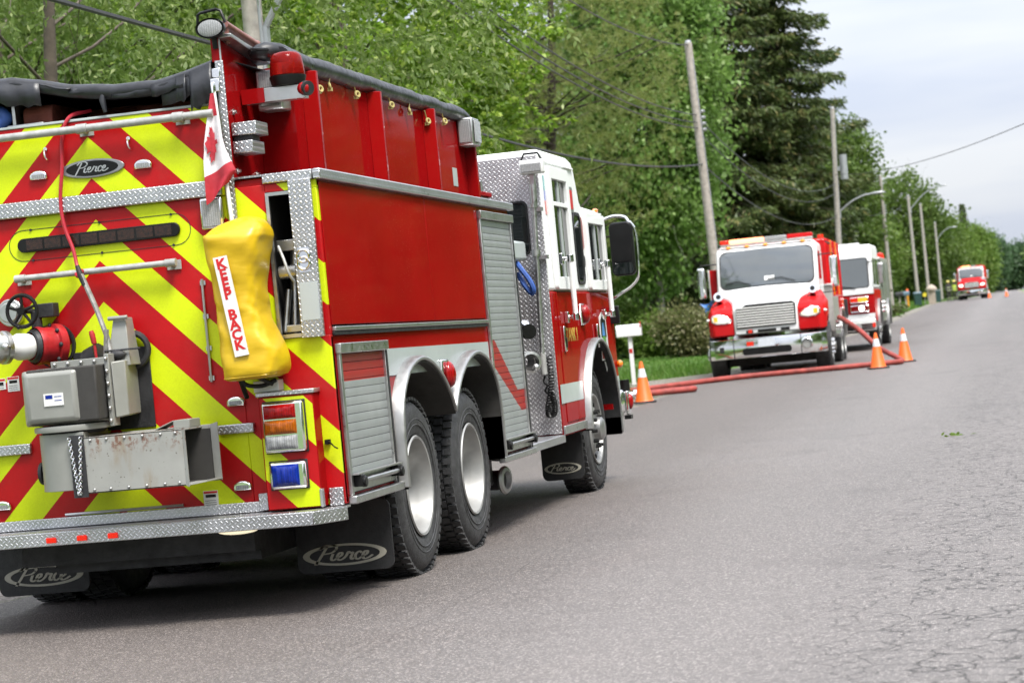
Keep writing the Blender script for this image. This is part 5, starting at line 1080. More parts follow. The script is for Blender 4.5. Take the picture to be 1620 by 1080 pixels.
deciduous('leafy_tree', -11.8, 190, 8.0, 3.2, .8, 22, g_mid, 'small bright green tree behind the roadside mailboxes', 320, 45, .26, .18, .5, .3, .7, .2)
deciduous('leafy_tree', -11.0, 258, 13.6, 4.2, 1.0, 23, g_dark, 'tall green tree behind the two street lamps in the distance', 420, 48, .42, .28, .7, .3, .8, .25, lump=.5, lo=.4)
deciduous('leafy_tree', -9.6, 300, 11, 3.4, .8, 24, g_dark, 'dark green tree beside the distant red truck', 380, 40, .45, .3, .8, .3, .8, .25)
deciduous('leafy_tree', -9.6, 390, 12.5, 3.8, .8, 25, g_mid, 'olive green tree behind the distant red truck', 380, 40, .5, .36, .9, .3, .8, .25)
spruce('pine_tree', -9.6, 520, 21, 2.6, 7, 26, g_spr, 'lone dark conifer rising above the far tree line', None, .5, 1.9)
deciduous('leafy_tree', -9.5, 690, 19.5, 4.6, .8, 27, g_mid, 'wide green tree right of the lone far conifer', 420, 36, .75, .5, 1.2, .3, .8, .3)
deciduous('leafy_tree', -7.5, 860, 20, 6, .8, 28, g_haze, 'large bluish green tree at the far bend of the road', 420, 36, .9, .6, 1.4, .3, .8, .3)
deciduous('leafy_tree', 1.0, 930, 19, 9, .8, 29, g_haze, 'hazy bluish tree closing the end of the road', 420, 36, 1.1, .7, 1.6, .3, .8, .3)
# woods behind the first row and, added unseen to darken paint reflections, across the road: one uncountable mass each
def woods(name, spots, mat, label, seed, size=.5, per=55):
    rg = np.random.default_rng(seed); A = []
    for (x, y, h, r, n) in spots:
        C, d = cluster_centres(rg, n, (x, y, gh(y)+h*.5), (r, r, h*.5), .45, .35); k = size*(1+y/500)
        p = np.repeat(C, per, 0)+rg.normal(size=(n*per, 3))*np.array([.8, .8, .55])*(1+y/600); D = unit(rg.normal(size=p.shape)+np.array([0, 0, -.4])); s = rg.uniform(.6, 1.2, len(p))*k
        A.append(leaves(rg, p, D, s, s*.62))
    o = inst(name, quads_mesh(name, np.concatenate(A), mat)); tag(o, label, 'wood', None, 'stuff'); return o
rg0 = np.random.default_rng(3)
sp = [(-24-rg0.uniform(0, 6), 30+i*7.5+rg0.uniform(-2, 2), rg0.uniform(12, 17), rg0.uniform(4.5, 6), 130) for i in range(14)]
sp += [(-19-rg0.uniform(0, 8), 135+i*13, rg0.uniform(9, 13), rg0.uniform(5, 7), 100) for i in range(13)]
sp += [(-17-rg0.uniform(0, 9), 310+i*38, rg0.uniform(11, 15), rg0.uniform(7, 11), 90) for i in range(15)]
woods('woodland', sp, g_dark, 'dense dark green wood behind the roadside trees', 41)
sp = [(14+rg0.uniform(0, 5), -30+i*7+rg0.uniform(-2, 2), rg0.uniform(9, 12), rg0.uniform(4.5, 6), 80) for i in range(17)]
sp += [(16+rg0.uniform(0, 6), 85+i*14, rg0.uniform(9, 12), rg0.uniform(5, 7), 70) for i in range(22)]
sp += [(14+i*9, 900+i*10, 19, 10, 60) for i in range(4)]
woods('unseen_reflection_woodland', sp, g_mid, 'unseen green wood added across the road to darken reflections', 42, .6, 40)
# undergrowth along the back of the lawn
def shrub(X, Y, r, h, seed, mat, label, name='shrub', n=120, per=60, L0=.16, W0=.09, group='shrubs along the back of the lawn'):
    rg = np.random.default_rng(seed); o = empty(name, (X, Y, gh(Y)+TERR(X, Y)), 0, label, 'shrub', group)
    C, d = cluster_centres(rg, n, (0, 0, h*.48), (r, r, h*.5), .35, .4); C[:, 2] = np.abs(C[:, 2])
    p = np.repeat(C, per, 0)+rg.normal(size=(n*per, 3))*.2; p[:, 2] = np.abs(p[:, 2]); D = unit(rg.normal(size=p.shape)+unit(p-[0, 0, h*.3])*.6+[0, 0, -.2]); s = rg.uniform(.6, 1.2, len(p))
    inst('foliage', quads_mesh('foliage', leaves(rg, p, D, L0*s, W0*s), mat), o)
    mb = MB()
    for i in range(9): mb.tube(bend((0, 0, -.05), C[i], rg, 4), [.03, .025, .02, .014, .006], 5)
    mb.build('stem', m_bark, o, fix=False); return o
shrub(-11.0, 78, .95, 1.7, 51, g_shrub, 'olive pinkish flowering shrub beside the front truck headlamp'); shrub(-12.5, 82, .95, 1.5, 52, g_mid, 'low green shrub left of the pinkish flowering shrub'); shrub(-13.9, 84, 1.4, 2.2, 53, g_mid, 'green shrub at the foot of the grey trunk')
shrub(-17.5, 97, 1.6, 2.8, 54, g_dark, 'dark shrub behind the white mailbox'); shrub(-10.4, 99, 1.6, 3.6, 55, g_dark, 'dark bushy shrub behind the front red truck', n=160)
shrub(-10.8, 60, .1, .1, 56, g_mid, 'low weed') if False else None
# grass blades
def blades(name, n, xr, yr, hmin, hmax, w, mat, label, seed, yb=1.0):
    rg = np.random.default_rng(seed); y = yr[0]+(yr[1]-yr[0])*rg.random(n)**yb; x = rg.uniform(*xr, n)
    x = np.where(x > -7.1-2.4*np.exp(-((y-50.5)/3.6)**4)+.2*np.sin(y*1.3), x-2.6, x)
    z = np.interp(y, GY, GZ)+np.where(x < -6.4, -.05*np.minimum(1, (-6.4-x))+.012*np.maximum(0, np.minimum((-6.4-x)-2, 25)), 0)-.012
    h = rg.uniform(hmin, hmax, n)*(1+.5*np.maximum(0, np.sin(x*2.1)*np.sin(y*1.7))); a = rg.uniform(0, 6.28, n); s = np.stack([np.cos(a), np.sin(a), np.zeros(n)], 1)*(w*rg.uniform(.6, 1.3, n)*.5)[:, None]
    b = np.stack([x, y, z], 1); t = b+np.stack([rg.normal(size=n)*h*.35, rg.normal(size=n)*h*.35, h], 1); md = (b+t)/2+[0, 0, .1*hmax]
    P = np.stack([b-s, b+s, md*.0+t+s*.25, t-s*.25], 1); o = inst(name, quads_mesh(name, P, mat)); tag(o, label, 'grass', None, 'stuff'); return o
g_grass = leafmat('grass_blade', (.085, .19, .026), (.125, .25, .036), (.22, .28, .09), .10, .35, cl=.5)
blades('lawn_grass', 60000, (-20, -7.2), (34, 100), .025, .06, .03, g_grass, 'mown green lawn beyond the roadside', 61)
blades('verge_grass', 14000, (-10.5, -7.3), (34, 62), .06, .20, .022, g_grass, 'longer rough grass along the road verge', 62)
blades('far_verge_grass', 22000, (-12, -7.2), (95, 260), .08, .28, .09, g_grass, 'rough grass verge along the far road', 63)
# ================================================================== other fire trucks
m_white2 = paint('white_paint_far', (.80, .80, .80), drops=False, wear=.03); m_red2 = paint('red_paint_far', (.50, .012, .014), drops=False)
m_scr = M('windscreen_glass', (.05, .06, .064), .06, 0, var=.12, scale=1.5, rv=.02, spec=.9, coat=1)
m_head = lens('lit_headlamp', (1.0, .93, .78), 2.5); m_headoff = lens('daytime_headlamp', (1.0, .92, .75), .35); m_flash = lens('lit_red_flasher', (1.0, .26, .11), 3.0); m_flash2 = lens('red_flasher', (.7, .03, .012), .25); m_cabamb = lens('lit_cab_marker', (1.0, .36, .03), .5)
m_plate = M('plate_white', (.62, .66, .72), .5, var=.08, scale=22)
m_silver = M('silver_painted_panel', (.45, .43, .41), .4, .5, var=.12, scale=4)
def mirror_set(root, x, y, z0, z1, mat, arm=1.0):
    s = 1 if x > 0 else -1
    mb = MB(); mb.box((x-.085, y-.05, z0), (x+.085, y+.06, z1)); o = mb.build('wing_mirror', mat, root, bevel=.045, seg=3)
    mb = MB(); mb.tube([(s*1.03, y+.35, z1+.06), (x, y+.03, z1+.06), (x, y+.03, z0-.10), (s*1.06, y+.35, z0-.10)], .016, 6); mb.build('mirror_arm', m_dark, o); return o
def hood_truck(root, hood, fend, cabm, roof, trim_lit, flash_left=True, tank=True):
    def P(name, mb, mat, par=None, **k): return mb.build(name, mat, par or root, **k)
    # wheels
    for s in (1, -1):
        wheel(root, s*1.27, .85, .50, 'steer', s, sc=.97, lug='lugc').scale.x = 1.25
        for y in (6.1, 7.4): wheel(root, s*1.2, y, .50, 'drive', s, True, sc=.945)
    mb = MB()
    for x in (-.42, .42): mb.box((x-.04, .2, .55), (x+.04, 8.5, .82))
    mb.cyl((-.95, 1.05, .45), (.95, 1.05, .45), .06); mb.cyl((-.95, 6.1, .5), (.95, 6.1, .5), .08); mb.cyl((-.95, 7.4, .5), (.95, 7.4, .5), .08); mb.box((-.6, .25, .42), (.6, 1.6, .8)); mb.box((-.92, .75, .24), (.92, 1.35, .5)); mb.box((-.55, 2.0, .3), (.9, 5.2, .8)); P('chassis_frame', mb, m_void)
    # hood, lofted
    def hs(y, b, zb, w, zs, w2, zt): return [(-b, y, zb), (-w, y, zs), (-w2, y, zt), (-w2*.5, y, zt+.035), (0, y, zt+.045), (w2*.5, y, zt+.035), (w2, y, zt), (w, y, zs), (b, y, zb)]
    mb = MB(); mb.loft([hs(.02, .66, .90, .66, 1.40, .58, 1.50), hs(.10, .67, .90, .68, 1.46, .60, 1.57), hs(.45, .70, .95, .715, 1.57, .63, 1.67), hs(.85, .80, .98, .83, 1.66, .73, 1.775), hs(1.36, .98, 1.0, 1.05, 1.74, .96, 1.875)]); P('hood', mb, hood, bevel=.03, seg=3)
    for s in (1, -1):
        def fs(y, xa, xb, z0, za, zm, zb): return [(s*xa, y, z0), (s*xb, y, z0), (s*(xb+.01), y, zb), (s*(xb-.07), y, zb+.16), (s*(xa+xb)/2, y, zm), (s*xa, y, za)]
        mb = MB(); mb.loft([fs(.06, .665, 1.10, .90, 1.36, 1.36, 1.16), fs(.14, .68, 1.17, .88, 1.46, 1.47, 1.22), fs(.45, .70, 1.23, .90, 1.555, 1.55, 1.32), fs(.62, .74, 1.24, 1.10, 1.60, 1.60, 1.38), fs(1.0, .84, 1.245, 1.14, 1.67, 1.665, 1.44), fs(1.40, 1.0, 1.23, 1.10, 1.71, 1.70, 1.46), fs(1.6, 1.03, 1.20, 1.0, 1.66, 1.64, 1.42)]); f = P('fender', mb, fend, bevel=.03, seg=3)
        hp_ = [(.70, 1.235), (.72, 1.18), (.85, 1.155), (1.04, 1.165), (1.13, 1.21), (1.145, 1.30), (1.09, 1.36), (.96, 1.37), (.82, 1.325)]
        q = [(s*a, b) for a, b in hp_][::s]; ql = [(s*(.92+(a-.92)*.84), 1.263+(b-1.263)*.78) for a, b in hp_][::s]
        mb = MB(); mb.prism(q, (0,0,0), X_, Z_, -.2, -.045); hl = P('headlamp', mb, m_chrome, f, bevel=.015); mb = MB(); mb.prism(ql, (0,0,0), X_, Z_, -.05, -.028); P('lens', mb, trim_lit, hl, bevel=.008)
        mb = MB(); mb.box((min(s*1.0, s*1.08), .02, 1.22), (max(s*1.0, s*1.08), .027, 1.32)); P('turn_signal', mb, m_cabamb, hl)
        mb = MB(); mb.cyl((s*.99, .72, 1.66), (s*.99, .50, 1.74), .085, .105, 20); mb.cyl((s*.99, .76, 1.56), (s*.99, .72, 1.68), .02, n=8); hm = P('hood_mirror', mb, m_chrome, None, bevel=.01); mb = MB(); mb.cyl((s*.99, .505, 1.738), (s*.99, .495, 1.742), .055, n=18); P('mirror_face', mb, m_black, hm)
        mb = MB(); mb.sph((s*1.22, .3, 1.26), (.05, .05, .03)); P('fender_marker', mb, m_paper, f)
    # grille
    mb = MB(); mb.prism([(-.62, 1.03), (.62, 1.03), (.64, 1.47), (.58, 1.52), (-.40, 1.52), (-.46, 1.47), (-.6, 1.47)], (0,0,0), X_, Z_, -.03, .0); gr = P('grille', mb, m_black, bevel=.01)
    for i in range(8):
        mb = MB(); z = 1.06+i*.054; mb.box((-.605, -.02, z), (.605, -.001, z+.027)); P('grille_bar', mb, m_paper, gr, bevel=.004)
    for x0, x1 in ((-.42, -.28), (-.18, .2), (.3, .48)):
        mb = MB(); mb.box((x0, .0, .93), (x1, .022, .985)); P('hood_slot', mb, m_black)
    mb = MB(); mb.box((-.38, -.01, .925), (-.30, .0, .995)); P('grille_flasher', mb, m_flash2); mb = MB(); mb.box((-.22, .06, 1.615), (.02, .075, 1.63)); P('hood_nameplate', mb, m_alu)
    # bumper
    bp = [(-1.22, .12), (-1.12, -.02), (-.70, -.14), (0, -.17), (.70, -.14), (1.12, -.02), (1.22, .12)]
    mb = MB(); mb.loft([[(x, y, .415), (x, y-.012, .43), (x, y-.02, .62), (x, y-.012, .81), (x, y, .825), (x, y+.10, .825), (x, y+.10, .415)] for x, y in bp]); bm = P('front_bumper', mb, m_chrome, bevel=.012)
    mb = MB(); mb.prism(rrect(-.52, .475, .5, .62, .06), (0,0,0), X_, Z_, .188, .198); P('bumper_slot', mb, m_black, bm); mb = MB(); mb.box((-.18, -.215, .63), (.16, -.20, .79)); pl_ = P('number_plate', mb, m_plate, bm)
    mb = MB(); mb.box((-.42, -.205, .66), (-.28, -.185, .75)); P('bumper_flasher', mb, m_flash2, bm)
    mb = MB(); mb.lathe([(0, .0), (-.005, .09), (-.05, .10), (-.03, .125), (.06, .13)], (.82, -.17, .62), Y_, 28); P('siren_speaker', mb, m_chrome, bm); mb = MB(); mb.cyl((.82, -.185, .62), (.82, -.178, .62), .09, n=24); P('speaker_mesh', mb, m_galv, bm)
    mb = MB(); mb.box((-1.0, -.10, .56), (-.84, -.055, .68)); P('fog_lamp', mb, m_dark, bm, bevel=.01)
    for x in (.70, -.70):
        mb = MB(); mb.box((x-.006, -.1745, .41), (x+.006, -.150, .82)); P('bumper_joint', mb, m_dark, bm)
    # cab
    cp = [(1.28, .95), (3.25, .95), (3.25, 2.70), (3.1, 2.76), (1.85, 2.78), (1.68, 2.72), (1.28, 1.86)]
    mb = MB(); sidep(mb, cp, -1.08, 1.08); P('cab', mb, cabm, bevel=.09, seg=4)
    v = Vector((0, .40, .86)).normalized(); w0 = Vector((0, 1.285, 1.86)); mb = MB(); mb.prism(rrect(-1.01, .0, 1.01, .92, .16), w0, X_, v, -.02, .012); ws = P('windscreen', mb, m_rub); mb = MB(); nn_ = X_.cross(v)
    def scr(a, b):
        x = (2*a-1)*.985; e = .15*(1-math.sqrt(max(0, 1-max(0, (abs(2*b-1)*.435-.285)/.15)**2))) if abs(2*b-1)*.435 > .285 else 0
        return w0+X_*(x*(1-e/.985))+v*(.025+.87*b)+nn_*(.014+.07*(1-(2*a-1)**2)+.02*(1-(2*b-1)**2))
    mb.grid(scr, 24, 16); P('pane', mb, m_scr, ws, smooth=180)
    n_ = X_.cross(v)
    for xa, xb in ((-.35, -.88), (.60, .02)):
        a = w0+v*.05+X_*xa+n_*.10; b = w0+v*.14+X_*xb+n_*(.06 if xb < -.5 else .12); mb = MB(); mb.tube([a, (a+b)/2+v*.05+n_*.02, b], .011, 5); P('wiper', mb, m_black, ws)
    mb = MB(); mb.prism([(-.05, .12), (.16, .12), (.16, .22), (-.05, .22)], w0, X_, v, .104, .106); P('dash_notice', mb, m_paper, ws)
    for s in (1, -1):
        mb = MB(); sidep(mb, [(1.62, 1.95), (2.55, 1.95), (2.55, 2.55), (1.95, 2.55)], s*1.083-.003, s*1.083+.003); P('side_window', mb, m_glass)
        mirror_set(root, s*1.42, 1.5, 1.74, 2.40, m_chrome)
    mb = MB(); mb.box((-1.0, 1.75, 2.775), (1.0, 3.0, 2.80)); P('roof', mb, roof, bevel=.02)
    for x in (-.8, -.4, 0, .4, .8):
        mb = MB(); mb.sph((x, 1.72, 2.79), (.05, .04, .022)); P('cab_marker', mb, m_cabamb)
    lb = MB(); lb.box((-1.0, 1.95, 2.83), (1.0, 2.25, 2.87)); lbo = P('light_bar', lb, m_alu, bevel=.01)
    for x0, x1, mt in ((-1.0, -.80, m_flash2), (-.795, -.05, m_flash if flash_left else m_flash2), (-.045, .45, m_lclr), (.455, 1.0, m_red2)):
        mb = MB(); mb.box((x0, 1.94, 2.8715), (x1, 2.26, 2.96)); P('lens', mb, mt, lbo, bevel=.02)
    mb = MB(); mb.cyl((.35, 2.6, 2.8), (.34, 2.6, 3.5), .008, .004, 6); P('antenna', mb, m_black)
    if tank:
        mb = MB(); mb.box((-1.2, 3.45, .95), (1.2, 8.6, 2.86)); P('tank_body', mb, fend, bevel=.05)
        mb = MB(); mb.prism([(-1.30, 1.72), (-1.09, 1.66), (-1.07, 2.35), (-1.28, 2.35)], (0, 2.0, 0), X_, Z_, 0, .05); P('side_wing', mb, fend, bevel=.01); mb = MB(); mb.box((-1.315, 1.93, 1.70), (-1.285, 2.0, 2.36)); P('wing_edge', mb, m_paper, bevel=.004)
        for i in range(5):
            mb = MB(); mb.box((1.2, 3.7+i, 1.6), (1.235, 3.76+i, 2.84)); P('body_rib', mb, m_orange if i % 2 else fend)
        mb = MB(); mb.box((.95, 3.1, .78), (1.25, 3.38, 1.78)); P('step_locker', mb, m_silver, bevel=.015)
        mb = MB(); mb.box((.90, 3.05, 1.782), (1.27, 3.43, 1.83)); P('locker_top', mb, m_alu, bevel=.01)
        for i in range(4):
            mb = MB(); mb.box((1.2, 3.62+i*.55, 1.02), (1.228, 3.62+i*.55+.46, 1.55)); P('roller_door', mb, m_silver, bevel=.01)
            mb = MB(); mb.cyl((1.228, 3.85+i*.55, .86), (1.26, 3.85+i*.55, .86), .06, n=14); P('outlet', mb, m_chrome)
        mb = MB(); mb.box((1.0, 3.45, .70), (1.24, 5.3, .80)); P('running_board', mb, m_alu, bevel=.01)
        fl_ = [(6.1+.60*math.cos(R_(a))*1.9+.65, .62+.62*math.sin(R_(a))) for a in range(180, -1, -15)]
        for s in (1, -1):
            mb = MB(); mb.loft([[(s*.7, y, z), (s*1.26, y, z), (s*1.26, y, z+.05), (s*.7, y, z+.05)] for y, z in fl_]); P('rear_fender', mb, m_alu)
        mb = MB(); mb.tube([(1.28, 1.6, 2.72), (1.28, 3.4, 2.72), (1.22, 3.45, 2.72)], .015, 6); P('roof_rail', mb, m_dark)
        mb = MB(); mb.cyl((1.10, 3.2, 2.86), (1.10, 3.2, 2.93), .07, n=16); P('corner_beacon', mb, m_flash2)
    return root
T2 = empty('fire_truck', (-5.08, 47.75, gh(48.3)-.005), R_(1.2), 'red and white hooded fire truck facing the camera with flashing red roof lights', 'fire truck')
hood_truck(T2, m_white2, m_red2, m_white2, m_white2, m_headoff)
T4 = empty('fire_truck', (-3.55, 204, gh(205)-.005), 0, 'small distant fire truck with red hood and lit headlights, far down the road', 'fire truck')
hood_truck(T4, m_red2, m_red2, m_white2, m_white2, m_head)
# ---- flat-fronted pumper behind the hooded truck
T3 = empty('fire_truck', (-4.88, 62.2, gh(63)-.005), 0, 'flat fronted pumper with white cab roof behind the hooded fire truck', 'fire truck')
def pumper(root):
    def P(name, mb, mat, par=None, **k): return mb.build(name, mat, par or root, **k)
    for s in (1, -1):
        wheel(root, s*1.2, 1.55, .53, 'steer', s, lug='lugc'); wheel(root, s*1.22, 6.2, .53, 'drive', s, True)
    mb = MB(); mb.box((-.5, .4, .5), (.5, 7.8, .85)); mb.cyl((-1, 1.55, .53), (1, 1.55, .53), .07); mb.cyl((-1, 6.2, .53), (1, 6.2, .53), .08); P('chassis_frame', mb, m_dark)
    mb = MB(); sidep(mb, [(.0, .98), (.02, 1.60), (3.2, 1.60), (3.2, .75), (2.35, .75)]+[(1.6+.75*math.cos(R_(a)), .62+.72*math.sin(R_(a))) for a in range(10, 171, 16)]+[(.78, .75), (.1, .75)], -1.22, 1.22); P('cab_lower', mb, m_red2, bevel=.03)
    mb = MB(); sidep(mb, [(.02, 1.602), (3.2, 1.602), (3.2, 2.78), (2.9, 2.84), (.55, 2.84), (.30, 2.74), (.20, 2.45)], -1.22, 1.22); P('cab_upper', mb, m_white2, bevel=.07, seg=3)
    mb = MB(); mb.box((-1.215, -.012, 1.50), (1.215, .03, 1.66)); P('belt_panel', mb, m_white2, bevel=.01)
    v = Vector((0, .15, .80)).normalized(); w0 = Vector((0, .02, 1.66)); mb = MB(); mb.prism(rrect(-1.12, .0, 1.12, .84, .09), w0, X_, v, -.01, .014); ws = P('windscreen', mb, m_rub); mb = MB(); mb.prism(rrect(-1.09, .03, -.02, .81, .07), w0, X_, v, .014, .02); P('pane', mb, m_scr, ws); mb = MB(); mb.prism(rrect(.02, .03, 1.09, .81, .07), w0, X_, v, .014, .02); P('pane', mb, m_scr, ws)
    mb = MB(); mb.tube([w0+v*.02+X_*.75+Vector((0, -.05, 0)), w0+v*.12+X_*.15+Vector((0, -.05, 0))], .012, 5); P('wiper', mb, m_black, ws)
    mb = MB(); mb.box((-.5, -.03, .95), (.5, .0, 1.42)); P('grille', mb, m_dark, bevel=.01)
    for s in (1, -1):
        mb = MB(); mb.box((min(s*.56, s*1.06), -.05, 1.03), (max(s*.56, s*1.06), -.001, 1.22)); hl = P('headlamp', mb, m_chrome, bevel=.02)
        mb = MB(); mb.cyl((s*.86, -.062, 1.125), (s*.86, -.051, 1.125), .075, n=20); P('lens', mb, m_head, hl)
        mb = MB(); mb.box((min(s*.56, s*1.06), -.045, 1.28), (max(s*.56, s*1.06), -.001, 1.44)); tl = P('signal_lamp', mb, m_chrome, bevel=.02); mb = MB(); mb.box((min(s*.78, s*1.03), -.055, 1.30), (max(s*.78, s*1.03), -.046, 1.42)); P('lens', mb, m_cabamb, tl); mb = MB(); mb.box((min(s*.58, s*.76), -.055, 1.30), (max(s*.58, s*.76), -.046, 1.42)); P('lens', mb, m_flash2, tl)
        mb = MB(); sidep(mb, [(.35, 1.75), (1.25, 1.75), (1.25, 2.45), (.5, 2.45)], s*1.224-.003, s*1.224+.003); P('side_window', mb, m_glass); mb = MB(); sidep(mb, [(1.5, 1.75), (2.9, 1.75), (2.9, 2.45), (1.5, 2.45)], s*1.224-.003, s*1.224+.003); P('side_window', mb, m_glass)
        fl_ = [(1.6+.72*math.cos(R_(a)), .60+.72*math.sin(R_(a))) for a in range(180, -1, -15)]
        mb = MB(); mb.loft([[(s*1.1, y, z), (s*1.28, y, z), (s*1.28, y, z+.04), (s*1.1, y, z+.04)] for y, z in fl_]); P('fender_trim', mb, m_trim)
        fl_ = [(6.2+.72*math.cos(R_(a)), .60+.72*math.sin(R_(a))) for a in range(180, -1, -15)]
        mb = MB(); mb.loft([[(s*1.1, y, z), (s*1.28, y, z), (s*1.28, y, z+.04), (s*1.1, y, z+.04)] for y, z in fl_]); P('fender_trim', mb, m_trim)
        mirror_set(root, s*1.45, -.1, 1.75, 2.3, m_alu)
    mb = MB(); mb.box((-1.22, -.5, .52), (1.22, -.05, .84)); bm = P('front_bumper', mb, m_chrome, bevel=.03); mb = MB(); mb.box((-1.23, -.51, .72), (1.23, -.49, .80)); P('bumper_stripe', mb, m_paper, bm); mb = MB(); mb.cyl((.75, -.52, .64), (.75, -.49, .64), .10, n=20); P('siren_speaker', mb, m_galv, bm); mb = MB(); mb.box((1.14, -.53, .60), (1.22, -.5, .72)); P('bumper_marker', mb, m_flash2, bm)
    mb = MB(); mb.box((-1.2, .0, .845), (1.2, .02, .975)); P('lower_white_band', mb, m_white2)
    mb = MB(); mb.box((-.35, .215, 2.54), (.35, .265, 2.64)); P('roof_number_panel', mb, m_galv); mb = MB(); mb.box((-.9, .6, 2.845), (.9, .9, 2.90)); P('light_bar', mb, m_paper, bevel=.02)
    mb = MB(); mb.cyl((-.25, .75, 2.90), (-.25, .75, 3.0), .12, n=16); P('lit_flasher', mb, m_flash); mb = MB(); mb.cyl((1.1, .45, 2.5), (1.12, .4, 2.8), .03, n=8); P('corner_horn', mb, m_red2)
    mb = MB(); mb.box((-1.22, 3.25, .72), (1.22, 4.2, 2.5)); P('pump_panel', mb, m_alu, bevel=.01)
    mb = MB(); sidep(mb, [(4.22, .72), (5.45, .72)]+[(6.2+.75*math.cos(R_(a)), .62+.72*math.sin(R_(a))) for a in range(170, 9, -16)]+[(6.95, .72), (8.0, .72), (8.0, 2.55), (4.22, 2.55)], -1.22, 1.22); P('body', mb, m_silver, bevel=.02)
    for y in (4.3, 5.5, 7.0):
        mb = MB(); mb.box((1.221, y, 1.42 if y == 5.5 else .85), (1.24, y+.95, 2.4)); P('roller_door', mb, m_alu, bevel=.006)
    for i in range(5):
        mb = MB(); mb.cyl((1.22, 3.4+.17*i, 1.0+.12*(i % 3)), (1.30, 3.4+.17*i, 1.0+.12*(i % 3)), .055, n=14); P('outlet', mb, m_chrome)
    mb = MB(); mb.lathe([(2.55, .12), (2.62, .12), (2.72, .10), (2.76, .0)], (1.05, 7.7, 0), Z_, 18); P('rear_beacon', mb, m_flash2)
pumper(T3)

# ================================================================== cones, hose, mailbox
m_cone = M('orange_pvc', (.80, .13, .012), .45, var=.06); m_band = M('white_cone_band', (.66, .68, .70), .4)
def cone(X, Y, label, s=1.0, z=None):
    o = empty('traffic_cone', (X, Y, gh(Y)+.004 if z is None else z), .3, label, 'traffic cone', 'orange traffic cones on the road')
    mb = MB(); mb.lathe([(.03, .165), (.05, .15), (.70, .028), (.715, .022), (.715, 0)], (0,0,0), Z_, 28); mb.build('cone_body', m_cone, o)
    mb = MB(); mb.prism(rrect(-.19, -.19, .19, .19, .04), (0,0,0), X_, Y_, 0, .03); mb.build('base', m_rub, o, bevel=.006)
    mb = MB(); mb.lathe([(.44, .0795), (.455, .0775), (.58, .053), (.59, .0505)], (0,0,0), Z_, 28); mb.build('reflective_band', m_band, o); o.scale = (s, s, s); return o
cone(-6.37, 39.1, 'orange cone with white band beside the hose loop near the white mailbox'); cone(-2.77, 46.2, 'orange cone on the red hose in front of the pumper truck'); cone(-2.36, 48.9, 'orange cone just right of the red hose bend, farther than its neighbour'); cone(-.65, 196, 'tiny distant orange cone in the right lane'); cone(-2.1, 200, 'tiny distant orange cone right of the far truck headlight')
def G(x, y, d=.0): return (x, y, gh(y)+d)
r = .056
pts = crom([(-3.80, 50.9, 1.22), (-3.62, 50.5, 1.12), (-3.3, 49.9, .88), (-2.9, 49.0, .52), G(-2.5, 48.2, .14), G(-2.38, 47.8, .062), G(-2.55, 47.45, .062), G(-3.3, 47.25, .062), G(-4.4, 47.1, .062), G(-5.6, 46.9, .062), G(-6.5, 46.3, .05), G(-7.2, 45.6, .04), G(-8.6, 44.4, .03), G(-10.2, 42.5, .0)], 8)
H = tag(MB().tube(pts, r, 12).build('supply_hose', m_hose, None), 'long red supply hose running from the hooded truck across the road', 'hose')
pts = crom([G(-8.4, 43.2, .03), G(-7.2, 42.6, .045), G(-6.5, 42.4, .062), G(-6.05, 42.5, .062), G(-5.95, 42.25, .062), G(-6.25, 42.0, .062), G(-6.9, 41.7, .062), G(-7.6, 41.0, .05), G(-8.2, 40.1, .05)], 8)
tag(MB().tube(pts, r, 12).build('hose_loop', m_hose, None), 'short folded loop of red hose lying by the near cone', 'hose')
mb = MB(); mb.lathe([(0, .06), (.02, .085), (.09, .09), (.10, .07), (.17, .07), (.18, .10), (.28, .10), (.30, .06), (.31, 0)], G(-6.86, 39.9, .11), Vector((.95, .2, .05)), 22); cpo = mb.build('hose_coupling', m_chrome, None, smooth=50); tag(cpo, 'shiny metal hose coupling on the road left of the near cone', 'coupling')
mb = MB(); mb.cyl(G(-6.98, 39.6, .03), G(-6.95, 39.6, .30), .07, .09, 16); mb.build('coupling_barrel', m_black, cpo)
MBX = empty('mailbox', (-8.6, 51.5, gh(51.5)-.04), R_(4), 'white rounded mailbox on a white post at the lawn edge', 'mailbox')
mb = MB(); mb.prism([(-.0, .0), (.22, 0), (.22, .17)]+[(.11+.11*math.cos(R_(a)), .17+.10*math.sin(R_(a))) for a in range(0, 181, 20)], (-.28, -.11, 1.10), Y_, Z_, 0, .57); mb.build('box', m_white2, MBX, bevel=.008)
mb = MB(); mb.box((-.03, -.045, 0), (.06, .045, 1.099)); mb.build('post', m_white2, MBX, bevel=.006); mb = MB(); mb.box((-.02, -.05, .72), (.05, -.0455, .82)); mb.build('reflector', m_letred, MBX); mb = MB(); mb.box((.27, -.12, 1.30), (.295, -.10, 1.42)); mb.build('flag', m_letred, MBX)
# blue object glimpsed under the trees
mb = MB(); mb.grid(lambda u, v: (-12.8+u*.95+.1*math.sin(v*5), 96+.3*math.sin(u*6), gh(96)+1.2+v*.6+.15*math.sin(u*5+v*3)+.4*u), 10, 8); tag(mb.build('blue_tarp', M('blue_plastic', (.04, .16, .45), .35, var=.5, scale=3), None, fix=False, solid=.01), 'bright blue tarp glimpsed above the shrubs', 'tarp')

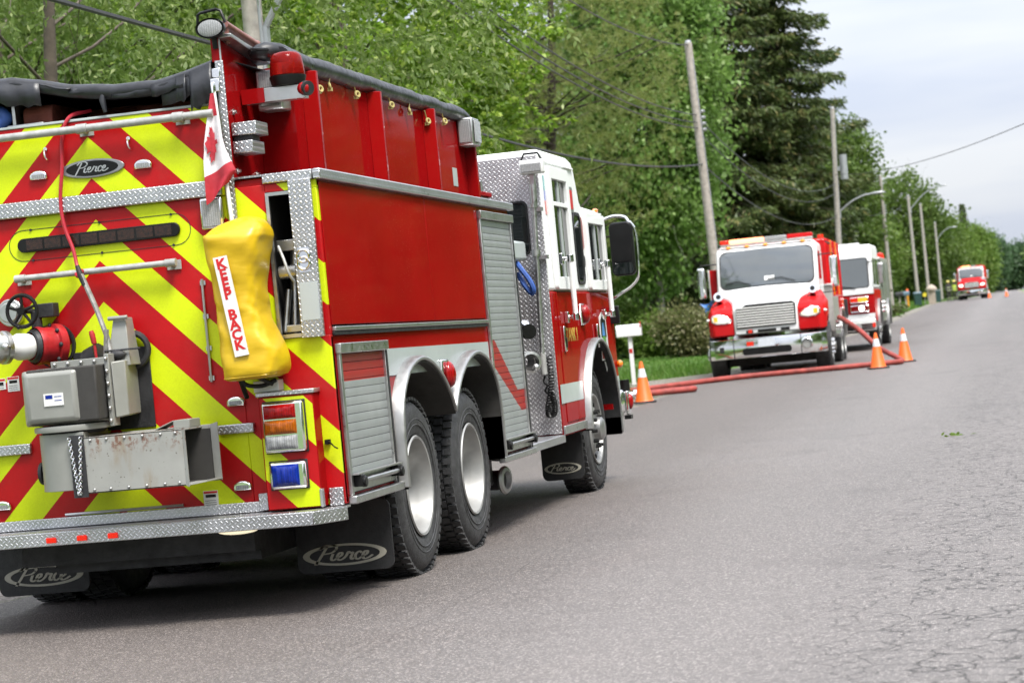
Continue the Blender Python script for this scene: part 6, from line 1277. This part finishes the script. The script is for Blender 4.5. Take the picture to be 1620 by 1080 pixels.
# ================================================================== poles, lamps, wires
m_wood = M('weathered_pole_wood', (.34, .31, .275), .9, var=.25, scale=9, bmp=.5, bscale=18); m_galvp = M('galvanised_steel', (.40, .41, .42), .45, .6, var=.1); m_wire = M('black_cable', (.03, .03, .03), .6)
POLES = {}
def pole(Y, h, label, lean=0.0, X=-7.5, r=.15, lamp=None, ins=True, can=False):
    z = gh(Y)-.05; o = empty('utility_pole', (X, Y, z), 0, label, 'utility pole', 'roadside utility poles')
    tx = math.tan(R_(lean))*h; mb = MB(); mb.tube([(tx*t, 0, h*t) for t in (0, .3, .6, 1)], [r, r*.92, r*.82, r*.70], 14); mb.build('shaft', m_wood, o)
    POLES[Y] = lambda zz: Vector((X+math.tan(R_(lean))*zz, Y, z+zz))
    if ins:
        for k in range(4):
            zz = h*.73+k*.16; mb = MB(); mb.lathe([(0, .02), (.02, .055), (.05, .055), (.06, .035), (.09, .05), (.11, .0)], (tx*zz/h+r*.8, 0, zz), X_, 12); mb.build('insulator', m_galvp, o)
    mb = MB(); mb.tube([(tx*.04+r*.9, -.06, .3), (tx*.6+r*.75, -.06, h*.6), (tx*.95+r*.62, -.06, h*.95)], .018, 6); mb.build('conduit', m_galvp, o)
    mb = MB(); mb.cyl((tx, 0, h), (tx, 0, h+.07), r*.62, r*.5, 12); mb.build('cap', m_galvp, o)
    if can:
        mb = MB(); mb.cyl((tx*.76+.36, -.05, h*.68), (tx*.78+.36, -.05, h*.79), .17, n=16); mb.box((tx*.7+.1, -.1, h*.72), (tx*.7+.3, 0, h*.74)); mb.build('transformer', m_galvp, o)
    if lamp:
        z0, lx, lz = lamp; b = tx*z0/h; pt = crom([(b+.1, 0, z0), (b+lx*.45, -.05, z0+lz*.62), (b+lx*.8, -.08, z0+lz*.95), (b+lx, -.1, z0+lz)], 5); mb = MB(); mb.tube(pt, .038, 8); la = mb.build('lamp_arm', m_galvp, o)
        mb = MB(); mb.tube([(b+lx-.02, -.1, z0+lz), (b+lx+.18, -.1, z0+lz+.02), (b+lx+.5, -.11, z0+lz+.03), (b+lx+.68, -.11, z0+lz+.01)], [.05, .11, .12, .03], 10); hd = mb.build('lamp_head', m_galvp, la)
        for v_ in hd.data.vertices: v_.co.z = z0+lz+.02+(v_.co.z-z0-lz-.02)*.55
        mb = MB(); mb.box((b+.05, -.05, z0-.3), (b+.16, .05, z0+.06)); mb.build('arm_bracket', m_galvp, la)
    return o
pole(23, 8.6, 'nearest utility pole rising behind the tanker beacon', 0, X=-7.5, r=.13, lamp=(4.85, 2.0, 1.9), ins=False); pole(60, 8.55, 'leaning utility pole left of the hooded truck cab', -1.5); pole(102, 9.9, 'pole with cobra head lamp and grey transformer above the pumper', 2.6, lamp=(5.35, 1.5, .62), can=True, ins=False)
pole(145, 8.8, 'pole standing just right of the pumper truck', .2); pole(186, 8.9, 'pole with the longest lamp arm, behind the dark bin', -.3, lamp=(7.8, 2.5, 1.6), ins=False); pole(210, 9.0, 'slim pole behind the stone pillar', 0, ins=False); pole(247, 8.4, 'pole with short lamp arm left of the firefighters', 0, lamp=(6.6, 1.6, 1.1), ins=False); pole(460, 9.5, 'pole seen above the distant red truck', 0, X=-7.9, ins=False)
def wire(name, a, b, sag, r, label):
    a = Vector(a); b = Vector(b); pts = [a+(b-a)*t-Vector((0, 0, 4*sag*t*(1-t))) for t in np.linspace(0, 1, 26)]; tag(MB().tube(pts, r, 5).build(name, m_wire, None), label, 'cable')
PP = sorted(POLES); pr_ = POLES
wire('overhead_cable', (-7.5, -17, 4.9), pr_[23](4.62), .25, .024, 'thick black cable running left from the nearest pole'); wire('overhead_cable', pr_[23](4.62), pr_[60](5.35), .45, .022, 'thick black cable passing above the tanker cab'); wire('overhead_cable', pr_[60](5.35), pr_[102](5.2), .9, .018, 'thick cable sagging between the leaning pole and the lamp pole')
for zz, k in ((6.45, 'upper'), (6.65, 'second'), (6.3, 'third')): wire('overhead_wire', pr_[23](zz+.7), pr_[60](zz), .7, .015, 'thin %s wire reaching the leaning pole from the left' % k)
wire('overhead_wire', pr_[23](8.4), pr_[60](8.5), .9, .015, 'top wire tied to the head of the leaning pole'); wire('overhead_wire', pr_[60](6.6), pr_[102](6.6), 1.0, .016, 'thin wire from the leaning pole to the lamp pole'); wire('overhead_wire', pr_[60](6.2), pr_[102](6.2), 1.0, .016, 'lower thin wire from the leaning pole to the lamp pole')
wire('overhead_wire', pr_[102](7.0), (3.0, 38, 5.0), .55, .010, 'single wire crossing the open sky at right'); wire('overhead_wire', pr_[102](6.4), pr_[145](6.6), .7, .012, 'wire between the lamp pole and the pole beside the pumper')

# ================================================================== far roadside things
m_bin = M('dark_green_bin', (.02, .06, .055), .5, var=.2); m_binb = M('blue_grey_lid', (.10, .16, .20), .5); m_stone = M('beige_stone', (.38, .32, .26), .85, var=.2, bmp=.3)
def bin_(X, Y, label, lid):
    o = empty('wheeled_bin', (X, Y, gh(Y)+.0), .2, label, 'bin', 'wheeled bins by the road'); mb = MB(); mb.loft([[(-.24, -.26, .08), (.24, -.26, .08), (.24, .26, .08), (-.24, .26, .08)], [(-.30, -.34, 1.02), (.30, -.34, 1.02), (.30, .34, 1.02), (-.30, .34, 1.02)]]); mb.build('tub', m_bin, o, bevel=.03)
    mb = MB(); mb.loft([[(-.33, -.38, 1.025), (.33, -.38, 1.025), (.33, .38, 1.025), (-.33, .38, 1.025)], [(-.26, -.28, 1.13), (.26, -.28, 1.13), (.26, .3, 1.13), (-.26, .3, 1.13)]]); mb.build('lid', lid, o, bevel=.02)
    for x in (-.27, .27):
        mb = MB(); mb.cyl((x-.03, .3, .10), (x+.03, .3, .10), .10, n=14); mb.build('wheel', m_black, o)
bin_(-7.35, 181, 'dark green bin with blue grey lid left of the long armed lamp pole', m_binb); bin_(-6.55, 203, 'teal bin beside the stone pillar', m_bin); bin_(-6.75, 176, 'dark bin in front of the long armed lamp pole', m_binb) if False else None
for X, Y, lb, mt in ((-7.85, 163, 'dark roadside mailbox on a grey post, left one', m_dark), (-7.45, 163.4, 'blue grey roadside mailbox, right one', m_binb)):
    o = empty('mailbox', (X, Y, gh(Y)-.03), 0, lb, 'mailbox', 'roadside mailboxes'); mb = MB(); mb.box((-.05, -.05, 0), (.05, .05, 1.05)); mb.build('post', m_wood, o); mb = MB(); mb.prism([(0, 0), (.3, 0), (.3, .2), (.22, .3), (.08, .3), (0, .2)], (-.28, -.15, 1.051), Y_, Z_, 0, .56); mb.build('box', mt, o, bevel=.02)
o = empty('stone_pillar', (-6.75, 196, gh(196)-.02), 0, 'beige stone pillar with a rounded cap beside the road', 'pillar'); mb = MB(); mb.box((-.28, -.28, 0), (.28, .28, 1.15)); mb.build('shaft', m_stone, o, bevel=.02); mb = MB(); mb.lathe([(1.151, .0), (1.151, .45), (1.3, .46), (1.5, .3), (1.62, .1), (1.66, 0)], (0,0,0), Z_, 20); mb.build('cap', m_stone, o)
o = empty('marker_post', (-7.6, 170, gh(170)-.02), 0, 'orange marker post with pale top by the mailboxes', 'marker post'); mb = MB(); mb.cyl((0, 0, 0), (0, 0, 1.25), .07, .06, 12); mb.build('post', M('orange_yellow_plastic', (.70, .30, .02), .5), o); mb = MB(); mb.sph((0, 0, 1.36), (.10, .10, .13)); mb.build('top', m_cone, o)
o = empty('reflector_sign', (-7.2, 192, gh(192)-.02), 0, 'small round yellow reflector between the poles', 'sign'); mb = MB(); mb.cyl((0, .02, 0), (0, .02, .9), .025, n=8); mb.build('post', m_galvp, o); mb = MB(); mb.cyl((0, 0, .85), (0, -.02, .85), .17, n=20); mb.build('disc', M('yellow_disc', (.75, .62, .05), .4), o)

# ================================================================== firefighters far down the road
m_gear = M('black_bunker_gear', (.035, .034, .03), .8, var=.3); m_lime = M('lime_vest', (.50, .65, .04), .6); m_skin = M('skin', (.45, .26, .18), .6); m_helm = M('yellow_helmet', (.60, .52, .12), .4); m_tape = M('reflective_trim', (.45, .52, .30), .5)
def person(X, Y, rz, label, jac, helm, armx):
    o = empty('person', (X, Y, gh(Y)), rz, label, 'person')
    J = {'pel': (0, 0, .95), 'ch': (0, .0, 1.32), 'nk': (0, 0, 1.50), 'hd': (0, -.01, 1.66), 'hl': (-.10, 0, .90), 'kl': (-.12, -.03, .50), 'al': (-.13, .02, .09), 'tl': (-.14, -.14, .05), 'hr': (.10, 0, .90), 'kr': (.13, -.02, .50), 'ar': (.15, .03, .09), 'tr': (.16, -.13, .05), 'sl': (-.20, 0, 1.42), 'el': (-.28, .02, 1.15), 'wl': (-.24, -.16, .96), 'fl': (-.22, -.24, .90), 'sr': (.20, 0, 1.42), 'er': (.30, .0, 1.17), 'wr': armx, 'fr': (armx[0]-.02, armx[1]-.08, armx[2]-.03)}
    Rr = {'pel': .16, 'ch': .19, 'nk': .07, 'hd': .105, 'hl': .105, 'kl': .08, 'al': .06, 'tl': .045, 'hr': .105, 'kr': .08, 'ar': .06, 'tr': .045, 'sl': .085, 'el': .06, 'wl': .045, 'fl': .04, 'sr': .085, 'er': .06, 'wr': .045, 'fr': .04}
    E_ = ['pel ch', 'ch nk', 'nk hd', 'pel hl', 'hl kl', 'kl al', 'al tl', 'pel hr', 'hr kr', 'kr ar', 'ar tr', 'ch sl', 'sl el', 'el wl', 'wl fl', 'ch sr', 'sr er', 'er wr', 'wr fr']
    k = list(J); me = bpy.data.meshes.new('body'); me.from_pydata([J[q] for q in k], [tuple(k.index(a) for a in e.split()) for e in E_], []); b = bpy.data.objects.new('body', me); COL.objects.link(b); b.parent = o
    m = b.modifiers.new('skin', 'SKIN'); 
    if not me.skin_vertices: 
        bm_ = bmesh.new(); bm_.from_mesh(me); bm_.verts.layers.skin.verify(); bm_.to_mesh(me); bm_.free()
    for i, q in enumerate(k): me.skin_vertices[0].data[i].radius = (Rr[q], Rr[q]*.85); me.skin_vertices[0].data[i].use_root = (q == 'pel')
    s_ = b.modifiers.new('sub', 'SUBSURF'); s_.levels = 1; s_.render_levels = 1; me.materials.append(m_gear)
    mb = MB(); mb.sph((0, -.035, 1.655), (.085, .09, .115), 14, 10); mb.sph((0, -.13, 1.645), (.015, .02, .022), 8, 6); mb.build('face', m_skin, o)
    mb = MB(); mb.lathe([(1.69, .155), (1.70, .16), (1.72, .125), (1.79, .105), (1.83, .05), (1.84, 0)], (0, 0, 0), Z_, 18); mb.build('helmet', helm, o)
    mb = MB(); mb.loft([[(.215*math.cos(t), .165*math.sin(t), z) for t in np.linspace(0, 2*math.pi, 17)[:-1]] for z in (.90, 1.1, 1.3)]+[[(.20*math.cos(t), .15*math.sin(t), 1.42) for t in np.linspace(0, 2*math.pi, 17)[:-1]]], caps=False); mb.build('jacket', jac, o, fix=False)
    for z in (.97, 1.2):
        mb = MB(); mb.lathe([(z, .222), (z+.05, .222)], (0, 0, 0), Z_, 18); bd_ = mb.build('reflective_band', m_tape, o, fix=False)
        for v_ in bd_.data.vertices: v_.co.y *= .78
    for x in (-.12, .14):
        mb = MB(); mb.lathe([(.30, .098), (.35, .098)], (x, 0, 0), Z_, 12); mb.build('trouser_band', m_tape, o, fix=False)
person(-5.42, 199, .5, 'firefighter in dark gear with lime bands and pale helmet, farther from the truck', m_gear, m_helm, (.26, -.18, 1.0)); person(-4.95, 200.5, -.3, 'firefighter in a bright lime vest beside the distant truck', m_lime, m_helm, (.22, -.20, 1.12))
# a torn twig of leaves lying on the asphalt
rg = np.random.default_rng(9); c = np.stack([rg.normal(size=14)*.06-.7, rg.normal(size=14)*.08+22.85, np.full(14, .016)+.012+gh(22.8)-.02], 1); D = unit(np.stack([rg.normal(size=14), rg.normal(size=14)*.6, np.abs(rg.normal(size=14))*.15], 1))
tw = empty('fallen_twig', (0, 0, 0), 0, 'small sprig of green leaves lying on the bare asphalt', 'twig')
Q = leaves(rg, c, D, .07, .03)
for i_ in range(len(Q)): inst('leaf', quads_mesh('leaf', Q[i_:i_+1], g_mid), tw)
mb = MB(); mb.tube([(-.79, 22.79, .012), (-.7, 22.85, .016), (-.61, 22.88, .012)], .005, 5); mb.build('stalk', m_bark, tw)
